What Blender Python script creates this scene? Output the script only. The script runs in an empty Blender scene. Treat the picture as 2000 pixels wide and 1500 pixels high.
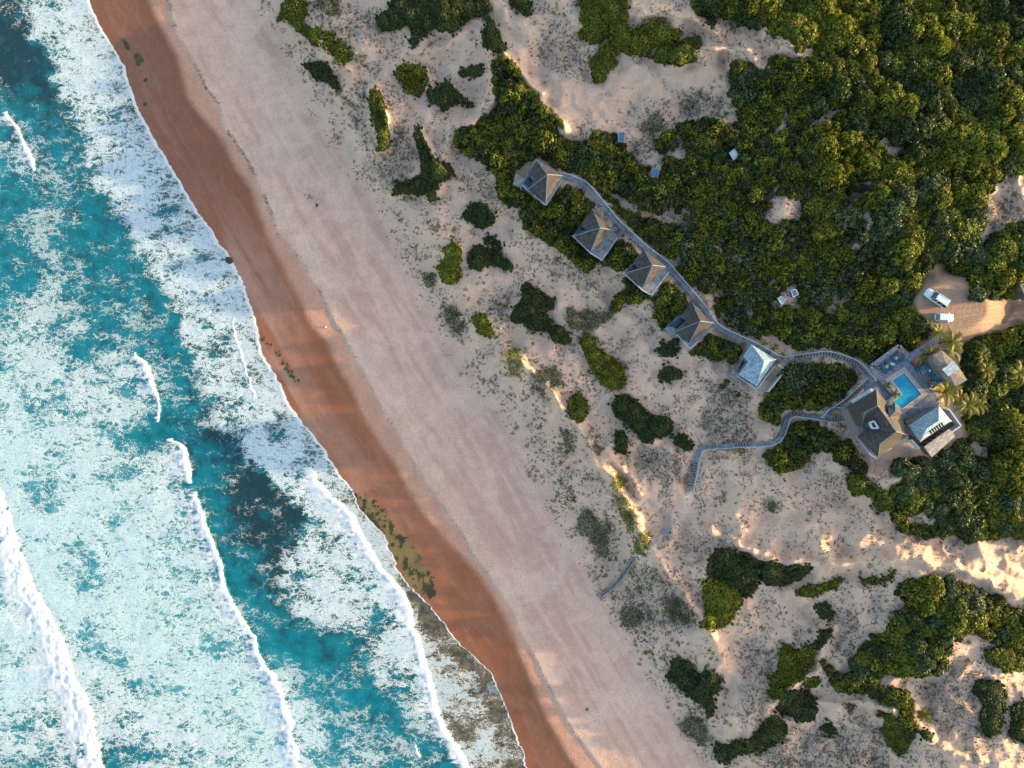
import bpy, bmesh, math, random
import numpy as np
from mathutils import Vector, Matrix
R = math.radians
random.seed(7); rng = np.random.default_rng(7)
scene = bpy.context.scene
col = scene.collection

# ------------------------------------------------------------------ camera, sky, sun, exposure
S = 0.115            # metres per photo pixel at sea level
H = 160.0            # camera height
SUN_EL, SUN_AZ = R(10.0), R(3.0)
cam_d = bpy.data.cameras.new('camera'); cam = bpy.data.objects.new('camera', cam_d); col.objects.link(cam)
cam.location = (0, 0, H); cam_d.sensor_width = 36.0
cam_d.lens = 18.0 / (S * 1000 / H); cam_d.clip_start = 1.0; cam_d.clip_end = 9000
scene.camera = cam
world = bpy.data.worlds.new('World'); scene.world = world; world.use_nodes = True
wn = world.node_tree.nodes; wl = world.node_tree.links
sky = wn.new('ShaderNodeTexSky'); sky.sky_type = 'NISHITA'; sky.sun_disc = False
sky.sun_elevation = SUN_EL; sky.sun_rotation = R(90) - SUN_AZ
sky.altitude = 0; sky.air_density = 1.0; sky.dust_density = 2.0; sky.ozone_density = 1.0
bg = wn['Background']; bg.inputs[1].default_value = 0.15
wl.new(sky.outputs[0], bg.inputs[0])
sun_d = bpy.data.lights.new('sun', 'SUN'); sun_d.energy = 2.8; sun_d.angle = R(0.6); sun_d.color = (1.0, 0.74, 0.40)
sun = bpy.data.objects.new('sun', sun_d); col.objects.link(sun)
sdir = Vector((math.cos(SUN_EL) * math.cos(SUN_AZ), math.cos(SUN_EL) * math.sin(SUN_AZ), math.sin(SUN_EL)))
sun.rotation_euler = sdir.to_track_quat('Z', 'Y').to_euler()
scene.view_settings.view_transform = 'Standard'; scene.view_settings.look = 'None'
scene.view_settings.exposure = 2.0; scene.view_settings.gamma = 1.0; scene.view_settings.use_curve_mapping = False
scene.cycles.max_bounces = 4; scene.cycles.diffuse_bounces = 2; scene.cycles.glossy_bounces = 2
scene.cycles.transmission_bounces = 2; scene.cycles.transparent_max_bounces = 4

# ------------------------------------------------------------------ helpers
def W(px, py, z):
    f = S * (H - z) / H
    return ((px - 1000) * f, (750 - py) * f, z)
def Wv(px, py, z): return Vector(W(px, py, z))
def sm(a, b, x):
    t = np.clip((x - a) / (b - a), 0, 1); return t * t * (3 - 2 * t)
_tab = np.random.default_rng(3).random((8, 256, 256))
def vnoise(x, y, k=0):
    t = _tab[k % 8]
    xi = np.floor(x).astype(int); yi = np.floor(y).astype(int)
    fx = x - xi; fy = y - yi
    fx = fx * fx * (3 - 2 * fx); fy = fy * fy * (3 - 2 * fy)
    xi &= 255; yi &= 255; x1 = (xi + 1) & 255; y1 = (yi + 1) & 255
    return (t[xi, yi] * (1 - fx) * (1 - fy) + t[x1, yi] * fx * (1 - fy) + t[xi, y1] * (1 - fx) * fy + t[x1, y1] * fx * fy)
def fbm(x, y, octv=4, k=0):
    s = 0; a = 0.5; n = 0
    for i in range(octv):
        s = s + a * vnoise(x * 2 ** i + 17.3 * i, y * 2 ** i + 9.1 * i, k + i); n += a; a *= 0.5
    return s / n
def curve(pts, slope=0.57):
    xs = np.array([p[0] for p in pts], float); ys = np.array([p[1] for p in pts], float)
    def f(y):
        y = np.clip(np.asarray(y, float), -500, 2000)
        v = np.interp(y, ys, xs)
        v = np.where(y < ys[0], xs[0] + (y - ys[0]) * slope, v)
        return np.where(y > ys[-1], xs[-1] + (y - ys[-1]) * slope, v)
    return f
def inpoly(px, py, poly):
    r = np.zeros(np.shape(px), bool); n = len(poly)
    for i in range(n):
        x0, y0 = poly[i]; x1, y1 = poly[(i + 1) % n]
        if y0 == y1: continue
        c = ((y0 > py) != (y1 > py)) & (px < (x1 - x0) * (py - y0) / (y1 - y0) + x0)
        r ^= c
    return r
def segdist(px, py, pts, closed=False):
    d = np.full(np.shape(px), 1e9); n = len(pts)
    for i in range(n if closed else n - 1):
        ax, ay = pts[i][:2]; bx, by = pts[(i + 1) % n][:2]
        dx, dy = bx - ax, by - ay; L = dx * dx + dy * dy + 1e-9
        t = np.clip(((px - ax) * dx + (py - ay) * dy) / L, 0, 1)
        d = np.minimum(d, np.hypot(px - ax - t * dx, py - ay - t * dy))
    return d

# ------------------------------------------------------------------ coast lines (photo pixels)
WL = curve([(175,0),(195,50),(225,100),(245,130),(262,190),(272,215),(300,265),(320,300),(350,350),(375,395),(420,460),(455,510),(480,560),(497,620),(512,690),(540,735),(565,790),(600,835),(635,880),(660,920),(688,958),(700,990),(717,1010),(750,1045),(765,1080),(785,1125),(800,1145),(825,1165),(850,1197),(877,1227),(900,1260),(930,1285),(960,1315),(975,1350),(995,1400),(1020,1460),(1030,1500)])
ED = curve([(290,0),(310,50),(345,110),(355,150),(362,185),(390,225),(430,270),(460,330),(490,370),(505,420),(525,470),(545,510),(570,560),(600,620),(610,640),(640,670),(660,720),(685,760),(705,810),(740,865),(765,900),(790,945),(815,990),(840,1020),(875,1060),(905,1090),(940,1130),(970,1180),(1000,1240),(1020,1290),(1045,1350),(1065,1400),(1090,1440),(1110,1480),(1125,1500)])
E2 = curve([(325,0),(345,70),(372,110),(400,170),(425,205),(445,260),(480,310),(505,360),(525,410),(540,455),(560,475),(590,510),(605,545),(620,560),(635,600),(665,650),(700,710),(735,780),(775,850),(815,920),(850,970),(870,1000),(905,1050),(925,1090),(960,1130),(1000,1200),(1030,1260),(1060,1320),(1080,1360),(1120,1430),(1170,1500)])
TOE = curve([(490,0),(530,60),(570,150),(610,220),(670,320),(710,380),(760,450),(790,530),(820,600),(860,660),(910,740),(970,800),(1010,850),(1030,930),(1080,1000),(1110,1060),(1160,1130),(1210,1240),(1240,1300),(1290,1360),(1340,1430),(1380,1500)])
ESH = curve([(215,0),(250,60),(300,110),(330,160),(330,250),(330,300),(400,400),(500,480),(575,520),(640,600),(690,700),(750,800),(820,900),(845,1000),(900,1100),(1000,1200),(1050,1300),(1095,1400),(1120,1500)])
CR = curve([(1480,0),(1620,200),(1690,400),(1720,600),(1750,800),(1790,1000),(1850,1200),(1900,1500)], 0.3)
BND = curve([(50,0),(60,50),(85,110),(105,160),(130,230),(165,320),(190,370),(220,400),(245,450),(280,520),(310,570),(340,640),(370,700),(385,760),(420,820),(455,860),(490,905),(530,940),(565,975),(590,1010),(585,1040),(555,1090),(545,1140),(560,1195),(620,1225),(680,1240),(715,1290),(735,1340),(790,1370),(840,1400),(850,1440),(850,1500)])

# ------------------------------------------------------------------ terrain height
TAN = math.tan(SUN_EL)
def sunplane(px, py):
    k = (px - 1000) * S
    T_ = TAN * .79
    return (0.8 + T_ * (px - ESH(py)) * S) / (1 + T_ * k / H)
# dune crests and faces that catch the sun (x, y, sigma_px, height)
BUMPS = [(1030,735,38,1.5),(1012,705,25,1.1),(1085,775,45,1.6),(1130,850,40,1.5),(1150,905,45,1.6),(1190,950,40,1.7),(1245,935,30,1.2),(1225,1000,32,1.3),(1250,1040,30,1.6),(1290,1085,34,1.6),
 (1312,1142,34,1.7),(1380,1235,42,1.7),(1405,1285,34,1.5),(945,640,30,1.3),(885,500,34,1.3),(880,560,28,.9),(1000,690,26,1.0),
 (745,215,24,1.2),(745,265,22,1.0),(815,260,26,1.2),(835,235,24,1.0),(830,330,30,1.0),(560,40,30,.9),(670,110,25,.8),(985,112,30,1.6),(1010,175,28,1.1),(1060,215,30,1.2),(1085,240,24,1.1),
 (1250,20,36,1.4),(1330,40,34,1.4),(1380,100,55,1.7),(1450,110,50,1.9),(1330,100,40,.9),(1420,160,30,.9),(1550,90,60,1.6),
 (1530,405,40,2.2),(1540,570,40,1.5),(1500,1085,60,1.5),(1420,1050,60,1.5),(1600,1085,70,1.6),(1700,1075,70,1.6),(1790,1090,70,1.6),(1900,1120,70,1.6),(1380,1180,30,1.2),
 (1720,940,34,1.9),(1690,940,30,1.2),(1600,1270,34,1.2),(1590,1320,30,1.3),(1545,1345,30,1.1),(1800,1430,34,1.2),(1640,1380,40,.8),(1760,1370,40,1.0),(1700,1230,60,1.1),(1480,1380,36,1.2),
 (1880,1480,80,1.4),(1960,1480,80,1.6),(1360,1130,34,1.2),(1100,345,20,.5),(1240,495,30,.8),(1655,945,22,1.2),(1410,1165,34,1.3)]
PADS = [(1050,350,60,None,.2),(1163,455,52,None,0),(1262,525,52,None,0),(1350,640,52,None,0),(1478,715,56,None,0)]
RIDGES = [([(990,690),(1030,725),(1085,772),(1120,840),(1180,915),(1235,1000),(1265,1060),(1300,1110),(1370,1210),(1410,1280)], 3.0, 17),
 ([(1100,905),(1160,882),(1230,915),(1250,960)], 2.4, 14), ([(1180,965),(1215,985),(1225,1020),(1205,1035)], 2.0, 10),
 ([(965,95),(1005,125),(1050,180),(1075,225),(1100,248)], 3.0, 13), ([(1330,112),(1400,92),(1460,102),(1500,138)], 3.2, 18), ([(1225,28),(1290,18),(1350,35),(1400,60)], 2.6, 14), ([(1500,60),(1560,92),(1640,112)], 2.4, 14),
 ([(1390,1035),(1450,1072),(1520,1100),(1620,1102),(1750,1085),(1850,1102),(1950,1145),(2050,1185)], 2.8, 20), ([(1560,1055),(1680,1062),(1800,1075),(1900,1085),(2000,1120)], 1.5, 14),
 ([(735,175),(752,215),(760,262),(748,292)], 2.2, 11), ([(815,250),(832,290),(852,320),(845,380)], 2.0, 11), ([(780,130),(830,140),(836,175)], 1.6, 9), ([(880,250),(930,235),(968,190),(962,140)], 1.6, 11),
 ([(1625,1222),(1604,1275),(1598,1310),(1550,1342),(1500,1390)], 2.4, 13), ([(1745,1395),(1790,1428),(1850,1470),(1950,1500)], 2.4, 20), ([(1600,1375),(1680,1372),(1760,1392)], 1.6, 12),
 ([(560,15),(610,70),(662,125)], 1.4, 11), ([(660,190),(700,270),(760,370),(860,480),(890,560),(950,650)], 1.1, 14), ([(1420,1050),(1385,1090),(1370,1140)], 1.8, 14), ([(1540,1160),(1600,1190),(1625,1215)], 1.2, 12), ([(1690,925),(1720,940),(1760,935)], 2.2, 14), ([(1485,385),(1520,380),(1570,392)], 1.8, 12), ([(1270,860),(1330,900),(1330,960)], 1.0, 14)]
def ridgeh(px, py):
    wx = px + 22 * (fbm(px/26, py/26, 3, 2) - .5); wy = py + 22 * (fbm(px/26 + 9, py/26, 3, 3) - .5); r = np.zeros(px.shape)
    for pts, h_, w_ in RIDGES:
        xs_ = [p[0] for p in pts]; ys_ = [p[1] for p in pts]
        m = (px > min(xs_) - 5*w_) & (px < max(xs_) + 5*w_) & (py > min(ys_) - 5*w_) & (py < max(ys_) + 5*w_)
        if not m.any(): continue
        d = segdist(wx[m], wy[m], pts); r[m] = np.maximum(r[m], h_ * (.65 + .7*fbm(px[m]/40, py[m]/40, 2, 5)) * np.exp(-(d / w_) ** 1.5) * sm(4.5*w_, 2*w_, d))
    return r
def hgt(px, py):
    px = np.clip(np.asarray(px, float), -4000, 5000); py = np.clip(np.asarray(py, float), -500, 2000)
    wlx = WL(py); u = px - wlx; ed = ED(py) - wlx; to = TOE(py) - wlx
    z = np.where(u < 0, np.maximum(u * 0.006, -6), 0)
    t1 = np.clip(u / ed, 0, 1); z = z + 1.15 * (0.6 * t1 + 0.4 * t1 * t1)
    t2 = np.clip((u - ed) / np.maximum(to - ed, 10), 0, 1); z = z + 0.9 * t2
    z = z + 0.22 * sm(-4, 5, px - E2(py) + 10 * (fbm(px / 30, py / 30, 3, 2) - .5))
    z = z + np.where(u > 0, 0.10 * (fbm(px / 25, py / 60, 3, 1) - 0.5) * np.clip(u / 40, 0, 1), 0)
    # dunes
    ut = px - TOE(py); sp = sunplane(np.minimum(px, CR(py)), py)
    sag = 1.05 + 1.8 * (fbm(px / 130 + 3, py / 130, 3, 4) - 0.5) * 2 * 0.55
    dn = sp - sag
    dn = dn - 1.3 * np.abs(fbm(px / 75 + 7, py / 75, 3, 1) - .5) * 4 + .7 + 2.0 * (fbm(px / 48, py / 48, 4, 5) - 0.5) + 0.35 * (fbm(px / 13, py / 13, 3, 6) - 0.5)
    b = np.zeros(px.shape)
    for (bx, by, s, h) in BUMPS:
        m = (np.abs(px - bx) < 3 * s) & (np.abs(py - by) < 3 * s)
        if m.any():
            b[m] = np.maximum(b[m], h * np.exp(-((px[m] - bx) ** 2 + (py[m] - by) ** 2) / (2 * (s * (.92 if bx < 1330 else .72)) ** 2)))
    dn = dn + np.maximum(b * np.where(px < 1330, 1.3, 1.3), ridgeh(px, py) * 1.15)
    # past the crest the ground levels out and stays in the sun
    uc = px - CR(py)
    pc = sm(-260, 20, uc)
    dn = dn + pc * .35 - np.clip(uc, 0, 900) * 0.002
    k = sm(-20, 120, ut)
    z = z * (1 - k) + np.maximum(dn, z) * k
    # levelled building ground
    f = sm(1, 0, np.hypot((px - 1760) / 125, (py - 790) / 115))
    w = sm(0.0, 0.45, f); z = z * (1 - w) + 17.9 * w
    w = sm(1.0, 0.6, np.hypot((px - 1860) / 110, (py - 600) / 75)); z = z * (1 - w) + 19.8 * w
    return z
def hp(px, py): return float(hgt(np.array([float(px)]), np.array([float(py)]))[0])

# ------------------------------------------------------------------ materials
MATS = {}
def newmat(name, base=(.5,.5,.5), rough=.8, spec=.3):
    m = bpy.data.materials.new(name); m.use_nodes = True
    b = m.node_tree.nodes['Principled BSDF']
    b.inputs['Base Color'].default_value = (*base, 1); b.inputs['Roughness'].default_value = rough
    b.inputs['Specular IOR Level'].default_value = spec
    MATS[name] = m; return m, m.node_tree.nodes, m.node_tree.links, b
def nmath(N, L, op, a, b=None, clamp=False):
    n = N.new('ShaderNodeMath'); n.operation = op; n.use_clamp = clamp
    for i, v in enumerate((a, b)):
        if v is None: continue
        if isinstance(v, (int, float)): n.inputs[i].default_value = v
        else: L.new(v, n.inputs[i])
    return n.outputs[0]
def nmix(N, L, f, a, b, mode='MIX'):
    n = N.new('ShaderNodeMix'); n.data_type = 'RGBA'; n.blend_type = mode
    for s, v in ((n.inputs[0], f), (n.inputs[6], a), (n.inputs[7], b)):
        if isinstance(v, (int, float)): s.default_value = v
        elif isinstance(v, tuple): s.default_value = (*v, 1)
        else: L.new(v, s)
    return n.outputs[2]
def nnoise(N, L, scale, detail=4, vec=None, rough=.55, dist=0):
    n = N.new('ShaderNodeTexNoise'); n.inputs['Scale'].default_value = scale; n.inputs['Detail'].default_value = detail
    n.inputs['Roughness'].default_value = rough; n.inputs['Distortion'].default_value = dist
    if vec is not None: L.new(vec, n.inputs['Vector'])
    return n.outputs[0]
def nramp(N, L, f, stops):
    n = N.new('ShaderNodeMapRange'); n.interpolation_type = 'SMOOTHSTEP'
    n.inputs[1].default_value = stops[0]; n.inputs[2].default_value = stops[1]
    n.inputs[3].default_value = stops[2]; n.inputs[4].default_value = stops[3]
    L.new(f, n.inputs[0]); return n.outputs[0]
def attr(N, name):
    n = N.new('ShaderNodeAttribute'); n.attribute_name = name; return n
def bump(N, L, b, h, strength, dist):
    n = N.new('ShaderNodeBump'); n.inputs['Strength'].default_value = strength; n.inputs['Distance'].default_value = dist
    L.new(h, n.inputs['Height']); L.new(n.outputs[0], b.inputs['Normal'])
def varied(name, base, rough=.8, scale=3.0, amt=.25, spec=.3, bmp=0.0, bscale=20):
    m, N, L, b = newmat(name, base, rough, spec)
    tc = N.new('ShaderNodeTexCoord').outputs['Object']
    n = nnoise(N, L, scale, 5, tc)
    f = nramp(N, L, n, (.25, .75, 1 - amt, 1 + amt))
    rgb = N.new('ShaderNodeCombineColor')
    for i in range(3): L.new(f, rgb.inputs[i])
    L.new(nmix(N, L, 1.0, base, rgb.outputs[0], 'MULTIPLY'), b.inputs['Base Color'])
    if bmp: bump(N, L, b, nnoise(N, L, bscale, 4, tc), bmp, .05)
    return m
def streaky(name, base, wscale, amt, rough=.8, axis=None, spec=.3):
    """timber or sheet with board lines along its own UV"""
    m, N, L, b = newmat(name, base, rough, spec)
    uv = N.new('ShaderNodeUVMap').outputs[0]
    w = N.new('ShaderNodeTexBrick'); w.offset = 0.5
    w.inputs['Scale'].default_value = wscale; w.inputs['Mortar Size'].default_value = 0.035
    w.inputs['Brick Width'].default_value = 0.9; w.inputs['Row Height'].default_value = 0.25
    lo = tuple(c * (1 - amt) for c in base); hi = tuple(min(1, c * (1 + amt)) for c in base)
    w.inputs['Color1'].default_value = (*lo, 1); w.inputs['Color2'].default_value = (*hi, 1)
    w.inputs['Mortar'].default_value = (*[c * .45 for c in base], 1)
    L.new(uv, w.inputs['Vector'])
    n = nnoise(N, L, 1.3, 5, uv)
    f = nramp(N, L, n, (.3, .7, .72, 1.25)); rgb = N.new('ShaderNodeCombineColor')
    for i in range(3): L.new(f, rgb.inputs[i])
    L.new(nmix(N, L, 1.0, w.outputs[0], rgb.outputs[0], 'MULTIPLY'), b.inputs['Base Color'])
    bump(N, L, b, w.outputs['Fac'], -.4, .04)
    return m

# sand: colour attribute plus fine grain
m, N, L, b = newmat('sand', (.5,.4,.33), .92, .15)
a = attr(N, 'Col'); tc = N.new('ShaderNodeTexCoord').outputs['Object']
n1 = nnoise(N, L, 2.2, 6, tc, .7); n2 = nnoise(N, L, .35, 4, tc)
f = nmath(N, L, 'MULTIPLY', nramp(N, L, n1, (.25, .75, .86, 1.13)), nramp(N, L, n2, (.3, .7, .93, 1.06)))
rgb = N.new('ShaderNodeCombineColor')
for i in range(3): L.new(f, rgb.inputs[i])
L.new(nmix(N, L, 1.0, a.outputs['Color'], rgb.outputs[0], 'MULTIPLY'), b.inputs['Base Color'])
wt = attr(N, 'Wet').outputs['Fac']
L.new(nramp(N, L, wt, (0, 1, .92, .34)), b.inputs['Roughness'])
L.new(nramp(N, L, wt, (0, 1, .08, .2)), b.inputs['Specular IOR Level'])
bn = nmath(N, L, 'MULTIPLY', nmath(N, L, 'ADD', nnoise(N, L, 1.6, 5, tc, .65), nmath(N, L, 'MULTIPLY', nnoise(N, L, 7, 3, tc), .35)), nramp(N, L, wt, (0, .7, 1, .12)))
bump(N, L, b, bn, .55, .22)

# sea
m, N, L, b = newmat('sea', (0,.1,.12), .2, .5)
tc = N.new('ShaderNodeTexCoord').outputs['Object']
foam = attr(N, 'Foam').outputs['Fac']; tone = attr(N, 'Tone').outputs['Fac']; shal = attr(N, 'Shallow').outputs['Fac']; crest = attr(N, 'Crest').outputs['Fac']
wv = N.new('ShaderNodeTexNoise'); wv.inputs['Scale'].default_value = .45; wv.inputs['Detail'].default_value = 5; L.new(tc, wv.inputs['Vector'])
sub = N.new('ShaderNodeVectorMath'); sub.operation = 'SUBTRACT'; L.new(wv.outputs['Color'], sub.inputs[0]); sub.inputs[1].default_value = (.5,.5,.5)
sc = N.new('ShaderNodeVectorMath'); sc.operation = 'SCALE'; L.new(sub.outputs[0], sc.inputs[0]); sc.inputs[3].default_value = 2.6
ad = N.new('ShaderNodeVectorMath'); ad.operation = 'ADD'; L.new(tc, ad.inputs[0]); L.new(sc.outputs[0], ad.inputs[1]); wc = ad.outputs[0]
def vor(scale, vec):
    v = N.new('ShaderNodeTexVoronoi'); v.feature = 'DISTANCE_TO_EDGE'; v.inputs['Scale'].default_value = scale; L.new(vec, v.inputs['Vector']); return v.outputs['Distance']
mp = N.new('ShaderNodeMapping'); mp.inputs['Rotation'].default_value = (0, 0, R(-25)); mp.inputs['Scale'].default_value = (.62, 1.15, 1); L.new(wc, mp.inputs['Vector']); ws = mp.outputs[0]
def ridge(scale, det, vec):
    n = nnoise(N, L, scale, det, vec, .6)
    return nmath(N, L, 'ABSOLUTE', nmath(N, L, 'SUBTRACT', n, .5))
d1 = vor(.85, ws); d2 = vor(2.6, wc); r1 = ridge(.55, 5, ws); r2 = ridge(1.7, 4, ws)
big = nnoise(N, L, .11, 4, tc); fin = nnoise(N, L, 4.5, 4, tc, .75)
p = nmath(N, L, 'ADD', nmath(N, L, 'MULTIPLY', d1, .62), nmath(N, L, 'MULTIPLY', d2, .42))
p = nmath(N, L, 'ADD', p, nmath(N, L, 'ADD', nmath(N, L, 'MULTIPLY', r1, .85), nmath(N, L, 'MULTIPLY', r2, .75)))
p = nmath(N, L, 'ADD', p, nmath(N, L, 'MULTIPLY', nmath(N, L, 'SUBTRACT', fin, .5), .95))
p = nmath(N, L, 'ADD', p, nmath(N, L, 'MULTIPLY', nmath(N, L, 'SUBTRACT', big, .5), .75))
mb = nmath(N, L, 'ADD', nmath(N, L, 'MULTIPLY', nmath(N, L, 'SUBTRACT', nnoise(N, L, .13, 5, ws, .62), .5), .95), nmath(N, L, 'MULTIPLY', nmath(N, L, 'SUBTRACT', nnoise(N, L, .42, 4, ws, .6), .5), .85))
p = nmath(N, L, 'ADD', p, mb)
thr = nmath(N, L, 'SUBTRACT', nmath(N, L, 'MULTIPLY', foam, .43), .065)
dd = nmath(N, L, 'SUBTRACT', thr, p)
fm = nmath(N, L, 'MULTIPLY', nramp(N, L, dd, (-.10, .10, 0, 1)), nramp(N, L, foam, (.2, .75, .62, 1)))
fm = nmath(N, L, 'MAXIMUM', fm, nramp(N, L, nmath(N, L, 'ADD', crest, nmath(N, L, 'MULTIPLY', nmath(N, L, 'SUBTRACT', fin, .5), .7)), (.35, .6, 0, 1)))
soft = nnoise(N, L, .3, 6, wc, .62)
tn = nmath(N, L, 'ADD', tone, nmath(N, L, 'MULTIPLY', nmath(N, L, 'SUBTRACT', soft, .5), .85))
c1 = nmix(N, L, nramp(N, L, tn, (.12, .52, 0, 1)), (.005,.030,.036), (.0,.15,.19))
c2 = nmix(N, L, nramp(N, L, tn, (.48, .95, 0, 1)), c1, (.12,.37,.42))
brown = nmix(N, L, nramp(N, L, nnoise(N, L, .5, 5, wc), (.35, .65, 0, 1)), (.05,.045,.028), (.135,.11,.065))
c3 = nmix(N, L, shal, c2, brown)
mot = nramp(N, L, nmath(N, L, 'ADD', nmath(N, L, 'MULTIPLY', r2, 1.4), nmath(N, L, 'MULTIPLY', nmath(N, L, 'SUBTRACT', fin, .35), .8)), (.05, .42, 0, 1))
fcol = nmix(N, L, crest, nmix(N, L, mot, nmix(N, L, nramp(N, L, tone, (.5, .85, 0, 1)), (.56,.63,.66), (.42,.59,.64)), nmix(N, L, nramp(N, L, tone, (.5, .85, 0, 1)), (.20,.33,.39), (.12,.34,.40))), (.72,.71,.69))
fcol = nmix(N, L, nramp(N, L, nnoise(N, L, .5, 5, tc, .7), (.4, .7, 0, .35)), fcol, nmix(N, L, nramp(N, L, tone, (.5, .85, 0, 1)), (.60,.68,.71), (.50,.64,.68)))
c4 = nmix(N, L, nmath(N, L, 'MULTIPLY', fm, nramp(N, L, shal, (0, 1, .97, .82))), c3, fcol)
L.new(c4, b.inputs['Base Color'])
L.new(nramp(N, L, fm, (0, 1, .25, .9)), b.inputs['Roughness'])
hh = nmath(N, L, 'ADD', nmath(N, L, 'MULTIPLY', fm, nmath(N, L, 'ADD', .5, fin)), nmath(N, L, 'MULTIPLY', soft, 1.2))
bump(N, L, b, hh, .55, .22)

def leafmat(name, base, hue2, trans=.22, rough=.55):
    m, N, L, b = newmat(name, base, rough, .25)
    t = attr(N, 'Tint').outputs['Color']; oi = N.new('ShaderNodeObjectInfo').outputs['Random']
    c = nmix(N, L, oi, base, hue2)
    c = nmix(N, L, 1.0, c, t, 'MULTIPLY'); L.new(c, b.inputs['Base Color'])
    tr = N.new('ShaderNodeBsdfTranslucent'); L.new(c, tr.inputs[0])
    mx = N.new('ShaderNodeMixShader'); mx.inputs[0].default_value = trans
    L.new(b.outputs[0], mx.inputs[1]); L.new(tr.outputs[0], mx.inputs[2])
    L.new(mx.outputs[0], N['Material Output'].inputs[0]); return m
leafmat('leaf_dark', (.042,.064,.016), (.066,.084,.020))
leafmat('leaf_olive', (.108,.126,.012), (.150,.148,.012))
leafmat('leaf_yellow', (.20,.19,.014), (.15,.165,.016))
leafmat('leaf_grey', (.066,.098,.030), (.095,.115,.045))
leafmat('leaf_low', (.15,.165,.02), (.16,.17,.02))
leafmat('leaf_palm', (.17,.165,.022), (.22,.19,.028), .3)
leafmat('twig_grey', (.10,.08,.06), (.12,.10,.075), .1)
leafmat('grass_dry', (.075,.066,.038), (.09,.08,.045), .1)
newmat('dark_twig_core', (.022,.026,.011), .95, .1)
varied('bark', (.16,.12,.09), .9, 3, .3)
streaky('shingle', (.070,.062,.058), 1.2, .3)
streaky('pale_sheet', (.27,.38,.44), .7, .05, .55)
streaky('weathered_timber', (.32,.29,.265), 1.1, .22)
streaky('deck_boards', (.20,.225,.26), 1.4, .15)
streaky('walk_boards', (.20,.25,.30), 1.4, .2)
varied('thatch', (.19,.16,.13), .95, 2.5, .35, bmp=.6, bscale=8)
varied('white_trim', (.42,.47,.50), .6, 2, .08)
varied('grey_trim', (.17,.21,.24), .7, 2, .12)
varied('plaster', (.15,.145,.15), .85, 1.2, .12)
varied('dark_timber', (.10,.065,.045), .7, 4, .3)
varied('tan_timber', (.42,.27,.16), .7, 4, .25)
varied('pale_stone', (.36,.29,.22), .85, 2.5, .2)
streaky('paving', (.17,.19,.235), 1.4, .12)
varied('yard_soil', (.17,.11,.08), .95, 2, .25)
varied('copper', (.45,.16,.08), .45, 5, .2)
varied('red_glaze', (.45,.05,.04), .35, 3, .1)
varied('basket', (.30,.22,.12), .8, 6, .3)
varied('navy_fabric', (.012,.075,.13), .8, 3, .15)
varied('blue_fabric', (.02,.21,.36), .8, 3, .12)
varied('white_fabric', (.60,.62,.64), .85, 3, .05)
varied('car_paint', (.50,.60,.63), .25, 1, .03, .5)
newmat('glass_dark', (.012,.018,.025), .06, .6)
newmat('glass_navy', (.01,.04,.075), .1, .6)
newmat('tyre', (.02,.02,.02), .85)
newmat('steel', (.45,.46,.48), .35)
newmat('lamp_glass', (.7,.72,.72), .15)
newmat('lamp_red', (.4,.02,.02), .25)
varied('panel_blue', (.03,.14,.32), .25, 5, .3, .6)
varied('panel_green', (.20,.32,.27), .3, 5, .3, .5)
varied('rock', (.045,.045,.03), .8, 3, .4, bmp=.5)
varied('rock_algae', (.06,.062,.018), .7, 3, .5, bmp=.5)
varied('wrack', (.022,.016,.012), .9, 5, .4)
m, N, L, b = newmat('pool_water', (0,.3,.5), .06, .5)
tc = N.new('ShaderNodeTexCoord').outputs['Object']
L.new(nmix(N, L, nramp(N, L, nnoise(N, L, .35, 3, tc), (.3, .7, 0, 1)), (.0,.20,.36), (.0,.36,.50)), b.inputs['Base Color'])
bump(N, L, b, nnoise(N, L, 3, 2, tc), .12, .03)
varied('pool_tile', (.05,.38,.55), .4, 5, .1)

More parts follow.
